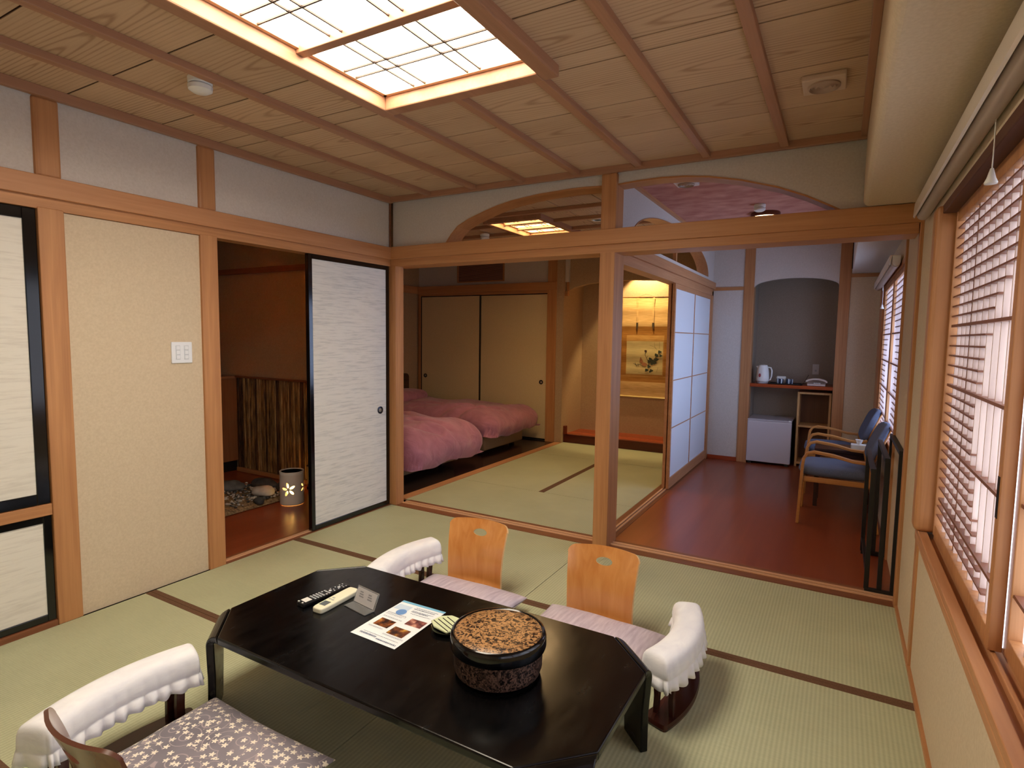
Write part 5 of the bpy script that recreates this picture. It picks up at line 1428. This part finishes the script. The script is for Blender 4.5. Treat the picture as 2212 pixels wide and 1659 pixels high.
# ================================================================== ARMRESTS WITH WHITE COVERS
COVER = noisy('white_cotton_cover', (234,236,244), (246,248,252), (2,1,3), 9, .95, .45, spec=.1, dist=1.0)
DKR = wood('dark_red_wood', (52,24,18), (80,38,28), 'y', .25, 30, .5)
def armrest(label, loc, rz, flip, seed, L=.46, bend=.045):
    """crescent armrest along local y, concave towards -x (towards +x when flip is -1)"""
    t = thing('armrest', label, 'armrest', loc, 'white-covered armrests', rz)
    ht = .275
    def cen(s):     # s -1..1
        return Vector((flip*(bend*(1-s*s)-bend*.5), s*L/2, 0))
    def loop(w_, ext, z, ruff=0, nr=1, n=120, ph=0.0):
        out = []
        per = []
        ns, ne = 90, 40
        for k in range(ns): per.append(('R', -1+2*k/ns))
        for k in range(ne): per.append(('E1', k/ne))
        for k in range(ns): per.append(('L', 1-2*k/ns))
        for k in range(ne): per.append(('E0', k/ne))
        for idx, (kd, q) in enumerate(per):
            if kd in 'RL':
                c = cen(q*ext); d = (cen(min(1.2, q*ext+.02))-cen(q*ext-.02)).normalized(); nn = Vector((d.y, -d.x, 0))
                if kd == 'L': nn = -nn
                p = c+nn*w_/2; on = nn
            else:
                sgn = 1 if kd == 'E1' else -1
                c = cen(sgn*ext); d = (cen(sgn*ext+.01)-cen(sgn*ext-.01)).normalized()*sgn
                nn = Vector((d.y, -d.x, 0))
                a = q*PI
                on = (nn*math.cos(a)+d*math.sin(a))
                cx_ = abs(math.cos(a))**.45*math.copysign(1, math.cos(a)); sx_ = abs(math.sin(a))**.45
                p = c+nn*cx_*w_/2+d*sx_*.028; on = on.normalized()
            r = 0
            if ruff:
                r = ruff*(2*abs(math.sin(idx*PI/9.5+ph+.35*math.sin(idx*.21+seed)))-1)+ruff*.3*noise.noise(Vector((idx*.12+seed, z*8, 0)))
            out.append((p.x+on.x*r, p.y+on.y*r, z+(0.004*math.sin(idx*.45+seed) if ruff > .006 else 0)))
        return out
    m = MB()
    lv = [(.030,.90,ht+.0085,0),(.058,.925,ht+.0070,0),(.084,.955,ht+.0030,0),(.102,.975,ht-.004,0),(.114,.99,ht-.014,0),(.120,1.0,ht-.028,.0008),(.123,1.005,ht-.048,.0015),(.124,1.005,ht-.068,.000),(.1215,1.0,ht-.071,.0),(.126,1.01,ht-.075,.003),(.132,1.015,ht-.094,.006),(.137,1.02,ht-.114,.0095)]
    m.loft([loop(a, b, z, r) for a, b, z, r in lv], cap0=True)
    o = obj('cloth_cover', m, COVER, t, world=False, weld=True)
    md = o.modifiers.new('s', 'SOLIDIFY'); md.thickness = .002
    obj('arm_pad', MB().loft([loop(.10, .95, ht-.04), loop(.11, .97, ht-.03), loop(.10, .96, ht-.006)], cap0=True, cap1=True), DKR, t, world=False)
    # base plank
    obj('base_plank', MB().loft([loop(.10, .96, 0), loop(.104, .97, .010), loop(.098, .95, .024)], cap0=True, cap1=True, smooth=False), DKR, t, world=False)
    for s in (-.80, .80):
        c = cen(s)
        for dx in (-.030, .030):
            mm = MB().sweep([(c.x+dx, c.y, .02), (c.x+dx*.9, c.y, .09), (c.x+dx*1.1, c.y, .17), (c.x+dx*1.2, c.y, ht-.035)], (0,1,0), .030, .020)
            obj('post', mm, DKR, t, world=False, bevel=.003)
    return t
armrest('white-covered armrest at the left of the far chairs', (1.262, -1.325, 0), 0.0, -1, 2)
armrest('white-covered armrest at the right end of the table', (2.742, -1.375, 0), .0, 1, 6)
armrest('white-covered armrest nearest the camera at lower left', (1.215, -2.705, 0), .05, -1, 11)

# ================================================================== SWITCH
t = thing('light_switch', 'white plate with six light switches on beige wall', 'switch', (0, -1.738, 1.316))
obj('switch_plate', MB().box(-.013, -.003, -1.797, -1.679, 1.257, 1.377), plain('switch_white', (236,240,246), .35), t, bevel=.004)
for cy_ in (-1.762, -1.714):
    bz = MB().box(-.005, -.0022, cy_-.013, cy_+.013, 1.277, 1.357); pz = obj('switch_panel', bz, plain('switch_grey_%d' % int(cy_*-1000), (206,212,220), .4), t)
    for k in range(3): obj('switch_button', MB().box(-.0035, .0008, cy_-.010, cy_+.010, 1.281+.026*k, 1.302+.026*k), MATS['switch_white'], pz, bevel=.0012)

# warm spill of the lamp hidden inside the entrance lantern is its own; the added downlight brightens the hall
